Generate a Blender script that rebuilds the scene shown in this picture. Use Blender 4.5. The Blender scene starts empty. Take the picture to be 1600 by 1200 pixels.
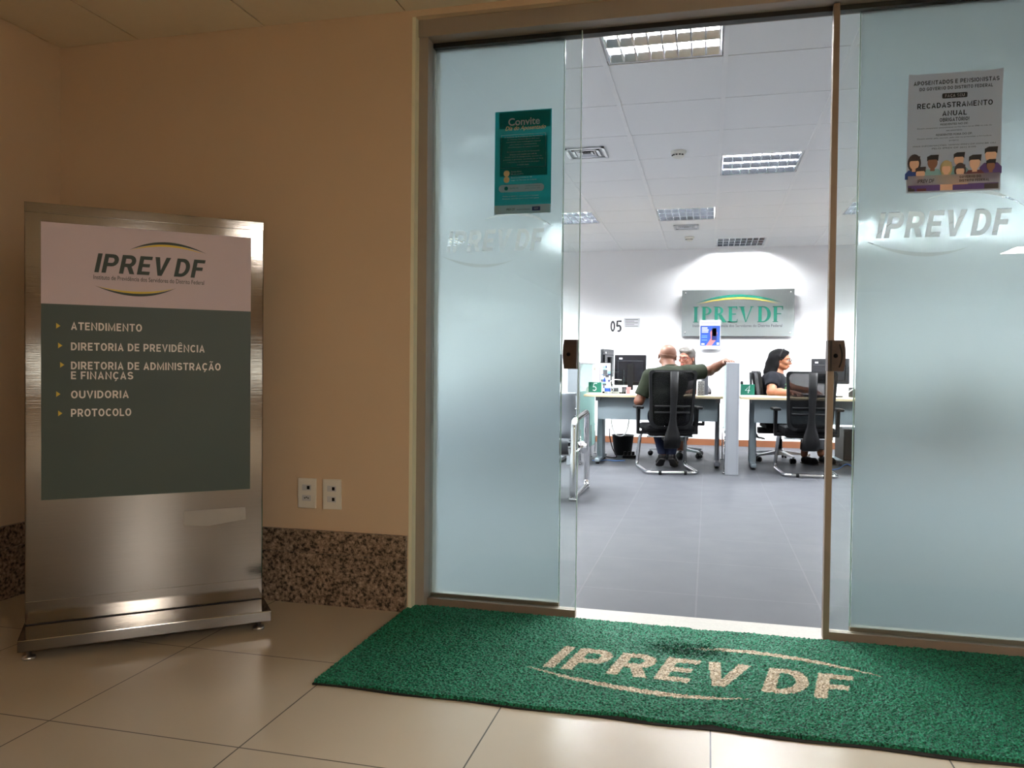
import bpy, bmesh, math, random
import numpy as np
from mathutils import Vector, Matrix, Euler

C = bpy.context.collection
SC = bpy.context.scene
PI = math.pi
random.seed(7)

# ------------------------------------------------------------------ camera, world, exposure
cam_d = bpy.data.cameras.new('camera')
cam = bpy.data.objects.new('camera', cam_d); C.objects.link(cam)
SC.camera = cam
cam_d.sensor_fit = 'HORIZONTAL'; cam_d.sensor_width = 36.0
cam_d.lens = 36.0 * 1231.9 / 1600.0
cam_d.clip_start = 0.05; cam_d.clip_end = 200
_yaw, _pitch, _roll = [math.radians(v) for v in (-13.957, -1.101, 0.583)]
_f = Vector((math.sin(_yaw)*math.cos(_pitch), math.cos(_yaw)*math.cos(_pitch), math.sin(_pitch)))
_r = Vector((math.cos(_yaw), -math.sin(_yaw), 0)); _u = _r.cross(_f)
_r2 = _r*math.cos(_roll) + _u*math.sin(_roll); _u2 = -_r*math.sin(_roll) + _u*math.cos(_roll)
cam.matrix_world = Matrix(((_r2.x, _u2.x, -_f.x, 0), (_r2.y, _u2.y, -_f.y, 0), (_r2.z, _u2.z, -_f.z, 0.986), (0, 0, 0, 1)))

W = bpy.data.worlds.new('world'); SC.world = W; W.use_nodes = True
W.node_tree.nodes['Background'].inputs[0].default_value = (1.0, 0.95, 0.88, 1)
W.node_tree.nodes['Background'].inputs[1].default_value = 6.0

vs = SC.view_settings
vs.view_transform = 'Standard'; vs.look = 'None'; vs.exposure = 0.8; vs.gamma = 1.0
vs.use_curve_mapping = False
SC.cycles.use_denoising = True
SC.cycles.max_bounces = 10; SC.cycles.diffuse_bounces = 5; SC.cycles.glossy_bounces = 4
SC.cycles.transmission_bounces = 8; SC.cycles.transparent_max_bounces = 16
SC.cycles.caustics_reflective = False; SC.cycles.caustics_refractive = True
SC.cycles.sample_clamp_indirect = 4.0; SC.cycles.blur_glossy = 1.0

OFFICE_TUBE = 930.0        # emission of the office fluorescent tubes
LOBBY_PANEL = 65.0        # emission of the warm lobby ceiling panels

# ------------------------------------------------------------------ materials
def srgb(r, g, b):
    return tuple((c/12.92 if c <= 0.04045 else ((c+0.055)/1.055)**2.4) for c in (r/255, g/255, b/255))

def nodes_of(name):
    m = bpy.data.materials.new(name); m.use_nodes = True
    nt = m.node_tree
    return m, nt, nt.nodes['Principled BSDF']

def mat(name, col, rough=0.5, metal=0.0, var=0.05, scale=8.0, bump=0.0, bscale=60.0, spec=0.5, emit=None, estr=0, stretch=None):
    m, nt, b = nodes_of(name)
    b.inputs['Roughness'].default_value = rough; b.inputs['Metallic'].default_value = metal
    b.inputs['Specular IOR Level'].default_value = spec
    tc = nt.nodes.new('ShaderNodeTexCoord'); mp = nt.nodes.new('ShaderNodeMapping')
    nt.links.new(tc.outputs['Object'], mp.inputs[0])
    if stretch: mp.inputs['Scale'].default_value = stretch
    nz = nt.nodes.new('ShaderNodeTexNoise'); nz.inputs['Scale'].default_value = scale; nz.inputs['Detail'].default_value = 4
    nt.links.new(mp.outputs[0], nz.inputs['Vector'])
    mx = nt.nodes.new('ShaderNodeMix'); mx.data_type = 'RGBA'
    mx.inputs[6].default_value = (*[max(0, c*(1-var)) for c in col], 1); mx.inputs[7].default_value = (*[min(1, c*(1+var)) for c in col], 1)
    nt.links.new(nz.outputs['Fac'], mx.inputs[0]); nt.links.new(mx.outputs[2], b.inputs['Base Color'])
    if bump:
        n2 = nt.nodes.new('ShaderNodeTexNoise'); n2.inputs['Scale'].default_value = bscale; n2.inputs['Detail'].default_value = 3
        nt.links.new(mp.outputs[0], n2.inputs['Vector'])
        bp = nt.nodes.new('ShaderNodeBump'); bp.inputs['Strength'].default_value = bump; bp.inputs['Distance'].default_value = 0.01
        nt.links.new(n2.outputs['Fac'], bp.inputs['Height']); nt.links.new(bp.outputs[0], b.inputs['Normal'])
    if emit:
        b.inputs['Emission Color'].default_value = (*emit, 1); b.inputs['Emission Strength'].default_value = estr
    return m

def tile_mat(name, col, joint, size, x0, y0, mortar, rough, var=0.06, spec=0.5, grain=1.0, cloud=2.5):
    m, nt, b = nodes_of(name)
    N, L = nt.nodes, nt.links
    tc = N.new('ShaderNodeTexCoord'); mp = N.new('ShaderNodeMapping')
    L.new(tc.outputs['Object'], mp.inputs[0]); mp.inputs['Location'].default_value = (-x0, -y0, 0)
    br = N.new('ShaderNodeTexBrick'); br.offset = 0; br.squash = 1
    br.inputs['Scale'].default_value = 1; br.inputs['Brick Width'].default_value = size[0]; br.inputs['Row Height'].default_value = size[1]
    br.inputs['Mortar Size'].default_value = mortar; br.inputs['Mortar Smooth'].default_value = 0.1
    br.inputs['Color1'].default_value = (1, 1, 1, 1); br.inputs['Color2'].default_value = (0.93, 0.93, 0.93, 1); br.inputs['Mortar'].default_value = (0, 0, 0, 1)
    L.new(mp.outputs[0], br.inputs['Vector'])
    nz = N.new('ShaderNodeTexNoise'); nz.inputs['Scale'].default_value = cloud; nz.inputs['Detail'].default_value = 6
    L.new(mp.outputs[0], nz.inputs['Vector'])
    mx = N.new('ShaderNodeMix'); mx.data_type = 'RGBA'
    mx.inputs[6].default_value = (*[c*(1-var) for c in col], 1); mx.inputs[7].default_value = (*[c*(1+var) for c in col], 1)
    L.new(nz.outputs['Fac'], mx.inputs[0])
    ml = N.new('ShaderNodeMix'); ml.data_type = 'RGBA'; ml.blend_type = 'MULTIPLY'; ml.inputs[0].default_value = 0.35
    L.new(mx.outputs[2], ml.inputs[6]); L.new(br.outputs['Color'], ml.inputs[7])
    fin = N.new('ShaderNodeMix'); fin.data_type = 'RGBA'; fin.inputs[7].default_value = (*joint, 1)
    L.new(br.outputs['Fac'], fin.inputs[0]); L.new(ml.outputs[2], fin.inputs[6])
    L.new(fin.outputs[2], b.inputs['Base Color'])
    b.inputs['Specular IOR Level'].default_value = spec
    rr = N.new('ShaderNodeMapRange'); rr.inputs[3].default_value = rough*0.85; rr.inputs[4].default_value = rough*1.15
    L.new(nz.outputs['Fac'], rr.inputs[0]); L.new(rr.outputs[0], b.inputs['Roughness'])
    bp = N.new('ShaderNodeBump'); bp.inputs['Strength'].default_value = 0.4; bp.inputs['Distance'].default_value = 0.002; bp.invert = True
    L.new(br.outputs['Fac'], bp.inputs['Height']); L.new(bp.outputs[0], b.inputs['Normal'])
    return m

def granite_mat():
    m, nt, b = nodes_of('brown_granite'); N, L = nt.nodes, nt.links
    tc = N.new('ShaderNodeTexCoord')
    v = N.new('ShaderNodeTexNoise'); v.inputs['Scale'].default_value = 75; v.inputs['Detail'].default_value = 3; v.inputs['Roughness'].default_value = 0.6
    L.new(tc.outputs['Object'], v.inputs['Vector'])
    r = N.new('ShaderNodeValToRGB'); r.color_ramp.interpolation = 'LINEAR'
    e = r.color_ramp.elements
    e[0].position = 0.38; e[0].color = (*srgb(38, 31, 27), 1); e[1].position = 0.47; e[1].color = (*srgb(118, 100, 84), 1)
    x = e.new(0.60); x.color = (*srgb(150, 130, 112), 1); x = e.new(0.68); x.color = (*srgb(176, 158, 140), 1)
    L.new(v.outputs['Fac'], r.inputs[0]); L.new(r.outputs[0], b.inputs['Base Color'])
    b.inputs['Roughness'].default_value = 0.35
    return m

def steel_mat(name, col, rough=0.32, streak=(1.5, 1.5, 160), aniso=0.6, wav=0.0):
    m, nt, b = nodes_of(name); N, L = nt.nodes, nt.links
    tc = N.new('ShaderNodeTexCoord'); mp = N.new('ShaderNodeMapping'); mp.inputs['Scale'].default_value = streak
    L.new(tc.outputs['Object'], mp.inputs[0])
    n = N.new('ShaderNodeTexNoise'); n.inputs['Scale'].default_value = 3; n.inputs['Detail'].default_value = 5
    L.new(mp.outputs[0], n.inputs['Vector'])
    mx = N.new('ShaderNodeMix'); mx.data_type = 'RGBA'
    mx.inputs[6].default_value = (*[c*0.9 for c in col], 1); mx.inputs[7].default_value = (*[min(1, c*1.08) for c in col], 1)
    L.new(n.outputs['Fac'], mx.inputs[0]); L.new(mx.outputs[2], b.inputs['Base Color'])
    b.inputs['Metallic'].default_value = 1.0
    n2 = N.new('ShaderNodeTexNoise'); n2.inputs['Scale'].default_value = 3.0; n2.inputs['Detail'].default_value = 5
    L.new(tc.outputs['Object'], n2.inputs['Vector'])
    rr = N.new('ShaderNodeMapRange'); rr.inputs[3].default_value = rough*0.8; rr.inputs[4].default_value = rough*1.25
    L.new(n2.outputs['Fac'], rr.inputs[0]); L.new(rr.outputs[0], b.inputs['Roughness'])
    bp = N.new('ShaderNodeBump'); bp.inputs['Strength'].default_value = 0.035; bp.inputs['Distance'].default_value = 0.002
    L.new(n.outputs['Fac'], bp.inputs['Height']); L.new(bp.outputs[0], b.inputs['Normal'])
    return m

def glass_mat(name, tint, refl=1.0):
    m = bpy.data.materials.new(name); m.use_nodes = True; nt = m.node_tree; N, L = nt.nodes, nt.links
    N.remove(N['Principled BSDF']); out = N['Material Output']
    t = N.new('ShaderNodeBsdfTransparent'); t.inputs[0].default_value = (*tint, 1)
    g = N.new('ShaderNodeBsdfGlossy'); g.inputs['Roughness'].default_value = 0.0
    fr = N.new('ShaderNodeFresnel'); fr.inputs[0].default_value = 1.45
    mu = N.new('ShaderNodeMath'); mu.operation = 'MULTIPLY'; mu.inputs[1].default_value = refl
    L.new(fr.outputs[0], mu.inputs[0])
    mx = N.new('ShaderNodeMixShader'); L.new(mu.outputs[0], mx.inputs[0]); L.new(t.outputs[0], mx.inputs[1]); L.new(g.outputs[0], mx.inputs[2])
    L.new(mx.outputs[0], out.inputs['Surface'])
    return m

def frost_mat(name, tint, trans=0.06, rough=0.62, ior=1.22):
    m = bpy.data.materials.new(name); m.use_nodes = True; nt = m.node_tree; N, L = nt.nodes, nt.links
    N.remove(N['Principled BSDF']); out = N['Material Output']
    tl = N.new('ShaderNodeBsdfTranslucent'); tl.inputs[0].default_value = (*tint, 1)
    rf = N.new('ShaderNodeBsdfRefraction'); rf.inputs[0].default_value = (*tint, 1); rf.inputs['Roughness'].default_value = rough; rf.inputs['IOR'].default_value = ior
    df = N.new('ShaderNodeBsdfDiffuse'); df.inputs[0].default_value = (0.7, 0.76, 0.76, 1)
    mx = N.new('ShaderNodeMixShader'); mx.inputs[0].default_value = trans
    L.new(rf.outputs[0], mx.inputs[1]); L.new(tl.outputs[0], mx.inputs[2])
    m2 = N.new('ShaderNodeMixShader'); m2.inputs[0].default_value = 0.07
    L.new(mx.outputs[0], m2.inputs[1]); L.new(df.outputs[0], m2.inputs[2])
    L.new(m2.outputs[0], out.inputs['Surface'])
    return m

def net_mat(name, col, alpha):
    m, nt, b = nodes_of(name); N, L = nt.nodes, nt.links
    b.inputs['Base Color'].default_value = (*col, 1); b.inputs['Roughness'].default_value = 0.8; b.inputs['Specular IOR Level'].default_value = .1
    t = N.new('ShaderNodeBsdfTransparent')
    tc = N.new('ShaderNodeTexCoord'); nz = N.new('ShaderNodeTexNoise'); nz.inputs['Scale'].default_value = 400
    L.new(tc.outputs['Object'], nz.inputs['Vector'])
    mr = N.new('ShaderNodeMapRange'); mr.inputs[1].default_value = 0.3; mr.inputs[2].default_value = 0.7
    mr.inputs[3].default_value = alpha-0.03; mr.inputs[4].default_value = alpha+0.03
    L.new(nz.outputs['Fac'], mr.inputs[0])
    mx = N.new('ShaderNodeMixShader'); L.new(mr.outputs[0], mx.inputs[0]); L.new(t.outputs[0], mx.inputs[1]); L.new(b.outputs[0], mx.inputs[2])
    L.new(mx.outputs[0], N['Material Output'].inputs['Surface'])
    return m

def emit_mat(name, col, s):
    m = bpy.data.materials.new(name); m.use_nodes = True; nt = m.node_tree
    nt.nodes.remove(nt.nodes['Principled BSDF'])
    e = nt.nodes.new('ShaderNodeEmission'); e.inputs[0].default_value = (*col, 1); e.inputs[1].default_value = s
    nt.links.new(e.outputs[0], nt.nodes['Material Output'].inputs['Surface'])
    return m

M = {}
M['lobby_wall'] = mat('beige_paint', srgb(208, 184, 156), 0.55, var=0.03, scale=3, bump=0.05, bscale=120)
M['lobby_ceil'] = mat('lobby_ceiling_board', srgb(226, 212, 188), 0.8, var=0.02, scale=30)
M['ceil_gap'] = mat('ceiling_shadow_gap', srgb(120, 105, 85), 0.8)
M['lobby_floor'] = tile_mat('porcelain_tile', srgb(192, 178, 156), srgb(70, 60, 50), (0.5915, 0.5985), -1.163, 1.792, 0.0022, 0.30, cloud=3.5)
M['granite'] = granite_mat()
M['off_wall'] = mat('white_paint', srgb(249, 249, 251), 0.6, var=0.005)
M['off_ceil'] = mat('office_ceiling_board', srgb(247, 248, 249), 0.85, var=0.006, scale=40)
M['off_tbar'] = mat('ceiling_tee_bar', srgb(251, 252, 253), 0.7, spec=.2)
M['off_floor'] = tile_mat('grey_vinyl_tile', srgb(68, 69, 73), srgb(77, 77, 81), (0.505, 0.60), -0.035, 3.545, 0.004, 0.48, var=0.06, cloud=5.0, spec=0.04)
M['wood_base'] = mat('brown_wood_skirting', srgb(96, 54, 27), 0.5, var=0.15, scale=6, stretch=(1, 1, 20))
M['alu'] = mat('grey_anodised_aluminium', srgb(158, 148, 138), 0.45, 0.2, var=0.05, stretch=(60, 60, 1))
M['alu_dark'] = mat('bronze_aluminium', srgb(138, 122, 106), 0.45, 0.2, var=0.08)
M['jamb_cream'] = mat('cream_jamb_paint', srgb(226, 224, 200), 0.5)
M['sill'] = mat('pale_granite_sill', srgb(138, 132, 122), 0.5, var=0.18, scale=90)
M['rubber'] = mat('dark_gap_rubber', srgb(30, 28, 27), 0.7)
M['glass'] = glass_mat('clear_glass', (0.93, 0.965, 0.955), 0.55)
M['glass_edge'] = mat('glass_edge', srgb(180, 205, 200), 0.2)
M['frost'] = frost_mat('frosted_film', (0.88, 0.94, 0.97))
M['divglass'] = glass_mat('green_tinted_glass', (0.72, 0.84, 0.81), 0.6)
M['divfrost'] = frost_mat('frosted_divider_glass', (0.62, 0.80, 0.77), trans=0.5)
M['steel'] = steel_mat('brushed_stainless', (0.165, 0.152, 0.138), 0.075)
M['chrome'] = mat('chrome', (0.78, 0.78, 0.79), 0.12, 1.0, var=0.02)
M['satin_alu'] = mat('satin_aluminium', (0.62, 0.63, 0.65), 0.3, 1.0, var=0.03)
M['white_plastic'] = mat('white_plastic', srgb(222, 218, 208), 0.4)
M['white_clean'] = mat('clean_white_plastic', srgb(196, 197, 200), 0.4)
M['offwhite_det'] = mat('ivory_plastic', srgb(232, 230, 222), 0.5)
M['black_plastic'] = mat('black_plastic', srgb(10, 10, 12), 0.55, var=0.1, spec=.16)
M['black_fabric'] = mat('black_fabric', srgb(11, 11, 13), 0.9, var=0.2, scale=80, spec=.1)
M['black_gloss'] = mat('black_screen', srgb(24, 25, 30), 0.22)
M['mesh'] = net_mat('black_mesh_net', srgb(11, 11, 13), 0.76)
M['desk_top'] = mat('pale_maple_laminate', srgb(196, 180, 148), 0.45, var=0.08, scale=5, stretch=(1, 8, 8))
M['desk_grey'] = mat('blue_grey_laminate', srgb(116, 127, 134), 0.5, var=0.03)
M['post_grey'] = mat('light_grey_post', srgb(128, 131, 138), 0.45, var=0.02)
M['grey_metal'] = mat('grey_painted_metal', srgb(120, 122, 130), 0.4, 0.3)
M['bench_grey'] = mat('grey_painted_steel', srgb(74, 76, 84), 0.45, 0.1)
M['paper'] = mat('white_paper', srgb(196, 196, 200), 0.7, var=0.01)
M['tot_white'] = mat('white_vinyl', srgb(198, 182, 190), 0.5, var=0.01)
M['tot_green'] = mat('dark_green_vinyl', srgb(44, 62, 54), 0.45, var=0.05)
M['logo_dk'] = mat('dark_green_ink', srgb(30, 48, 40), 0.5)
M['logo_yel'] = mat('mustard_ink', srgb(214, 186, 60), 0.5)
M['tot_text'] = mat('pale_letter_vinyl', srgb(228, 222, 216), 0.5)
M['ink_black'] = mat('black_ink', srgb(22, 22, 30), 0.6)
M['ink_grey'] = mat('grey_ink', srgb(66, 66, 72), 0.6)
M['sign_green'] = mat('green_letter_acrylic', srgb(0, 104, 84), 0.4)
M['sign_yel'] = mat('yellow_letter_acrylic', srgb(196, 176, 70), 0.4)
M['teal'] = mat('teal_print', srgb(40, 158, 162), 0.4, var=0.06, scale=4)
M['teal_dk'] = mat('dark_teal_print', srgb(22, 130, 126), 0.4)
M['gold'] = mat('gold_print', srgb(176, 164, 124), 0.5)
M['gold_light'] = mat('light_gold_print', srgb(222, 206, 160), 0.5)
M['num_green'] = mat('green_plaque', srgb(12, 96, 78), 0.4)
M['post_paper'] = mat('poster_paper', srgb(226, 226, 234), 0.5, var=0.02)
M['blue'] = mat('blue_print', srgb(24, 66, 150), 0.5, var=0.08, scale=10)
M['navy'] = mat('navy_print', srgb(24, 36, 96), 0.4)
M['purple'] = mat('purple_print', srgb(78, 52, 130), 0.5)
M['maroon'] = mat('maroon_print', srgb(86, 26, 42), 0.5)
M['hair_ink'] = mat('dark_hair_print', srgb(44, 30, 36), 0.5)
M['skin_a'] = mat('light_skin_print', srgb(222, 184, 160), 0.5)
M['skin_b'] = mat('brown_skin_print', srgb(130, 88, 66), 0.5)
M['pale_teal'] = mat('pale_teal_print', srgb(120, 170, 180), 0.5)
M['pink'] = mat('pink_print', srgb(190, 110, 110), 0.5)
M['grey_dark'] = mat('charcoal_card', srgb(70, 72, 80), 0.6)
M['blue_cable'] = mat('blue_cable', srgb(70, 120, 190), 0.5)
M['white_cable'] = mat('white_cable', srgb(225, 225, 222), 0.5)

def sheet_paper(m, k=.72):
    """thin paper or vinyl: part of the light comes through from behind"""
    nt = m.node_tree; b = nt.nodes['Principled BSDF']; out = nt.nodes['Material Output']
    tl = nt.nodes.new('ShaderNodeBsdfTranslucent'); mx = nt.nodes.new('ShaderNodeMixShader'); mx.inputs[0].default_value = k
    nt.links.new(b.inputs['Base Color'].links[0].from_socket, tl.inputs[0])
    nt.links.new(b.outputs[0], mx.inputs[1]); nt.links.new(tl.outputs[0], mx.inputs[2]); nt.links.new(mx.outputs[0], out.inputs['Surface'])
for k_ in ('post_paper', 'teal', 'teal_dk'): sheet_paper(M[k_])

# ------------------------------------------------------------------ mesh builder
class MB:
    def __init__(s): s.v = []; s.f = []; s.m = []; s.sm = []; s.cur = 0; s.smooth = False
    def add(s, vs, fs, smooth=None):
        o = len(s.v); s.v += [tuple(p) for p in vs]
        for f in fs:
            s.f.append([o+i for i in f]); s.m.append(s.cur); s.sm.append(s.smooth if smooth is None else smooth)
    def box(s, lo, hi, bev=0.0, T=None):
        x0, y0, z0 = lo; x1, y1, z1 = hi
        if bev > 0:
            bm = bmesh.new(); bmesh.ops.create_cube(bm, size=1)
            for v in bm.verts: v.co = Vector((x0+(v.co.x+.5)*(x1-x0), y0+(v.co.y+.5)*(y1-y0), z0+(v.co.z+.5)*(z1-z0)))
            bmesh.ops.bevel(bm, geom=list(bm.edges), offset=bev, segments=2, profile=0.6, affect='EDGES')
            bm.verts.index_update(); vs = [v.co.copy() for v in bm.verts]; fs = [[v.index for v in f.verts] for f in bm.faces]; bm.free()
        else:
            vs = [Vector(p) for p in ((x0,y0,z0),(x1,y0,z0),(x1,y1,z0),(x0,y1,z0),(x0,y0,z1),(x1,y0,z1),(x1,y1,z1),(x0,y1,z1))]
            fs = [(0,3,2,1),(4,5,6,7),(0,1,5,4),(1,2,6,5),(2,3,7,6),(3,0,4,7)]
        if T: vs = [T @ v for v in vs]
        s.add(vs, fs, False); return s
    def tube(s, pts, r, n=10, cap=True, closed=False):
        pts = [Vector(p) for p in pts]; rings = []; k = len(pts)
        rs = r if isinstance(r, (list, tuple)) else [r]*k
        up = None; o = []
        for i, p in enumerate(pts):
            if closed: d = (pts[(i+1) % k]-pts[i-1])
            else: d = pts[min(i+1, k-1)]-pts[max(i-1, 0)]
            d.normalize()
            if up is None: up = Vector((0, 0, 1)) if abs(d.z) < 0.9 else Vector((1, 0, 0))
            a = d.cross(up); a.normalize(); b = a.cross(d); up = b
            o += [p + a*rs[i]*math.cos(2*PI*j/n) + b*rs[i]*math.sin(2*PI*j/n) for j in range(n)]
        fs = []
        for i in range(k if closed else k-1):
            i2 = (i+1) % k
            for j in range(n): fs.append((i*n+j, i*n+(j+1) % n, i2*n+(j+1) % n, i2*n+j))
        if cap and not closed:
            fs.append(tuple(range(n-1, -1, -1))); fs.append(tuple((k-1)*n+j for j in range(n)))
        s.add(o, fs, True); return s
    def cyl(s, a, b, r, n=16, r2=None):
        return s.tube([a, b], [r, r if r2 is None else r2], n)
    def lathe(s, prof, c=(0, 0, 0), n=24):
        o = []; c = Vector(c)
        for r, z in prof: o += [c+Vector((r*math.cos(2*PI*j/n), r*math.sin(2*PI*j/n), z)) for j in range(n)]
        fs = [(i*n+j, i*n+(j+1) % n, (i+1)*n+(j+1) % n, (i+1)*n+j) for i in range(len(prof)-1) for j in range(n)]
        fs.append(tuple(range(n-1, -1, -1))); fs.append(tuple((len(prof)-1)*n+j for j in range(n)))
        s.add(o, fs, True); return s
    def prism(s, poly, T, d):
        """poly: 2D points (counter-clockwise); T maps (u, v, w) to 3D; extruded from w=0 to w=d"""
        n = len(poly); a = [T(u, v, 0) for u, v in poly]; b = [T(u, v, d) for u, v in poly]
        fs = [tuple(range(n-1, -1, -1)), tuple(range(n, 2*n))] + [(i, (i+1) % n, n+(i+1) % n, n+i) for i in range(n)]
        s.add(a+b, fs, False); return s
    def sheet(s, rows, thick=0.0):
        nr = len(rows); nc = len(rows[0]); R = [[Vector(p) for p in r] for r in rows]
        o = [p for r in R for p in r]
        fs = [(i*nc+j, i*nc+j+1, (i+1)*nc+j+1, (i+1)*nc+j) for i in range(nr-1) for j in range(nc-1)]
        if thick:
            N = []
            for i in range(nr):
                for j in range(nc):
                    du = R[i][min(j+1, nc-1)]-R[i][max(j-1, 0)]; dv = R[min(i+1, nr-1)][j]-R[max(i-1, 0)][j]
                    N.append(du.cross(dv).normalized())
            k = len(o); o2 = [p-N[i]*thick for i, p in enumerate(o)]
            f2 = [tuple(k+i for i in reversed(f)) for f in fs]
            edge = [(0*nc+j) for j in range(nc)] + [i*nc+nc-1 for i in range(1, nr)] + [(nr-1)*nc+j for j in range(nc-2, -1, -1)] + [i*nc for i in range(nr-2, 0, -1)]
            fe = [(edge[(i+1) % len(edge)], edge[i], k+edge[i], k+edge[(i+1) % len(edge)]) for i in range(len(edge))]
            o = o+o2; fs = fs+f2+fe
        s.add(o, fs, True); return s
    def build(s, name, mt, parent=None, fix=True):
        me = bpy.data.meshes.new(name); me.from_pydata(s.v, [], s.f)
        for m in (mt if isinstance(mt, (list, tuple)) else [mt]): me.materials.append(m)
        me.polygons.foreach_set('material_index', s.m); me.polygons.foreach_set('use_smooth', s.sm)
        if fix:
            bm = bmesh.new(); bm.from_mesh(me); bmesh.ops.recalc_face_normals(bm, faces=list(bm.faces)); bm.to_mesh(me); bm.free()
        me.validate(); me.update()
        o = bpy.data.objects.new(name, me); C.objects.link(o)
        if parent: o.parent = parent
        return o

def rounded(pts, r, n=5):
    """polyline with rounded corners"""
    pts = [Vector(p) for p in pts]; out = [pts[0]]
    for i in range(1, len(pts)-1):
        a, b, c = pts[i-1], pts[i], pts[i+1]
        d1 = (a-b); d2 = (c-b); rr = min(r, d1.length*0.49, d2.length*0.49)
        p, q = b+d1.normalized()*rr, b+d2.normalized()*rr
        for k in range(n+1):
            t = k/n; out.append(p*(1-t)**2 + b*2*t*(1-t) + q*t*t)
    out.append(pts[-1]); return out

def rrect(x0, z0, x1, z1, r, n=4):
    o = []
    for cx, cz, a in ((x1-r, z0+r, -90), (x1-r, z1-r, 0), (x0+r, z1-r, 90), (x0+r, z0+r, 180)):
        for k in range(n+1):
            t = math.radians(a+90*k/n); o.append((cx+r*math.cos(t), cz+r*math.sin(t)))
    return o

def ell2(cx, cz, rx, rz, n=20, a0=0, a1=360):
    return [(cx+rx*math.cos(math.radians(a0+(a1-a0)*k/n)), cz+rz*math.sin(math.radians(a0+(a1-a0)*k/n))) for k in range(n if a1-a0 == 360 else n+1)]

def tag(o, label=None, cat=None, group=None, kind=None):
    for k, v in (('label', label), ('category', cat), ('group', group), ('kind', kind)):
        if v: o[k] = v
    return o
def thing(name, label, cat, loc=(0, 0, 0), rz=0.0, group=None):
    o = bpy.data.objects.new(name, None); C.objects.link(o); o.location = loc; o.rotation_euler = (0, 0, rz)
    o.empty_display_size = 0.1
    return tag(o, label, cat, group)
def structure(o): o['kind'] = 'structure'; return o
def children_of(o): return [c for c in bpy.data.objects if c.parent == o]
def copy_tree(o, parent=None):
    c = o.copy(); C.objects.link(c)
    if parent: c.parent = parent
    for ch in children_of(o): copy_tree(ch, c)
    return c

# ------------------------------------------------------------------ lettering
def text_tris(body, size, align='LEFT', bold=0.0, shear=0.0, spacing=1.0, line=1.0):
    cu = bpy.data.curves.new('txt', 'FONT'); cu.body = body; cu.size = size; cu.align_x = align
    cu.offset = bold*size; cu.shear = shear; cu.space_character = spacing; cu.space_line = line; cu.resolution_u = 4
    o = bpy.data.objects.new('txt', cu); C.objects.link(o)
    dg = bpy.context.evaluated_depsgraph_get(); me = o.evaluated_get(dg).to_mesh()
    vs = [(v.co.x, v.co.y) for v in me.vertices]; fs = [tuple(p.vertices) for p in me.polygons]
    o.to_mesh_clear(); bpy.data.objects.remove(o); bpy.data.curves.remove(cu)
    return vs, fs
def bounds(vs):
    a = np.array(vs); return a.min(0), a.max(0)
def fit(vs, x0, z0, w=None, h=None):
    """move/scale letters so their left-bottom sits at x0,z0 with width w and height h"""
    lo, hi = bounds(vs); sx = w/(hi[0]-lo[0]) if w else None; sz = h/(hi[1]-lo[1]) if h else None
    sx = sx or sz; sz = sz or sx
    return [(x0+(x-lo[0])*sx, z0+(y-lo[1])*sz) for x, y in vs]

class Flat:
    """printed artwork: 2D shapes in (x, z), each layer a hair in front of the last (towards -y)"""
    def __init__(s, step=0.0004): s.auto = None; s.mb = MB(); s.mats = []; s.y = 0.0; s.step = step
    def mt(s, m):
        if m not in s.mats: s.mats.append(m)
        s.mb.cur = s.mats.index(m)
    def poly(s, pts, m, lift=True):
        if lift: s.y -= s.step
        s.mt(m); s.mb.add([(x, s.y, z) for x, z in pts], [tuple(range(len(pts)))], False)
    def tris(s, vs, fs, m, lift=True):
        if lift: s.y -= s.step
        s.mt(m); s.mb.add([(x, s.y, z) for x, z in vs], fs, False)
    def rect(s, x0, z0, x1, z1, m, lift=True): s.poly([(x0, z0), (x1, z0), (x1, z1), (x0, z1)], m, lift)
    def text(s, body, m, x0, z0, w=None, h=None, center=None, lift=False, **k):
        vs, fs = text_tris(body, 1.0, **k)
        vs = fit(vs, x0, z0, w, h)
        if center is not None:
            lo, hi = bounds(vs); d = center-(lo[0]+hi[0])/2; vs = [(x+d, z) for x, z in vs]
        s.tris(vs, fs, m, lift)
        if s.auto: s.build(*s.auto)
    def sign(s, body, x0, z0, w, h, m, t=.18):
        s.tris(*sign_text(body, x0, z0, w, h, t), m, False)
        if s.auto: s.build(*s.auto)
    def build(s, name, parent):
        o = s.mb.build(name, s.mats, parent, fix=False); s.mb = MB(); s.mats = []; return o
    def line(s, name, parent, *a, **k):
        s.text(*a, **k); return s.build(name, parent)

def crescent(p0, pm, p1, t, n=24, tail=1.0):
    """swoosh through p0, pm (middle), p1, thickness t at the middle, on the outer side"""
    p0, pm, p1 = [np.array(p, float) for p in (p0, pm, p1)]
    c = 2*pm-(p0+p1)/2; ts = np.linspace(0, 1, n)[:, None]
    q = (1-ts)**2*p0+2*ts*(1-ts)*c+ts**2*p1
    d = 2*(1-ts)*(c-p0)+2*ts*(p1-c); nn = np.stack([-d[:, 1], d[:, 0]], 1); nn /= np.linalg.norm(nn, axis=1)[:, None]
    w = t*np.sin(np.pi*ts)**tail
    return q, q+nn*w
def cres_quads(a, b):
    n = len(a); vs = [tuple(p) for p in a]+[tuple(p) for p in b]
    return vs, [(i, i+1, n+i+1, n+i) for i in range(n-1)]

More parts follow.
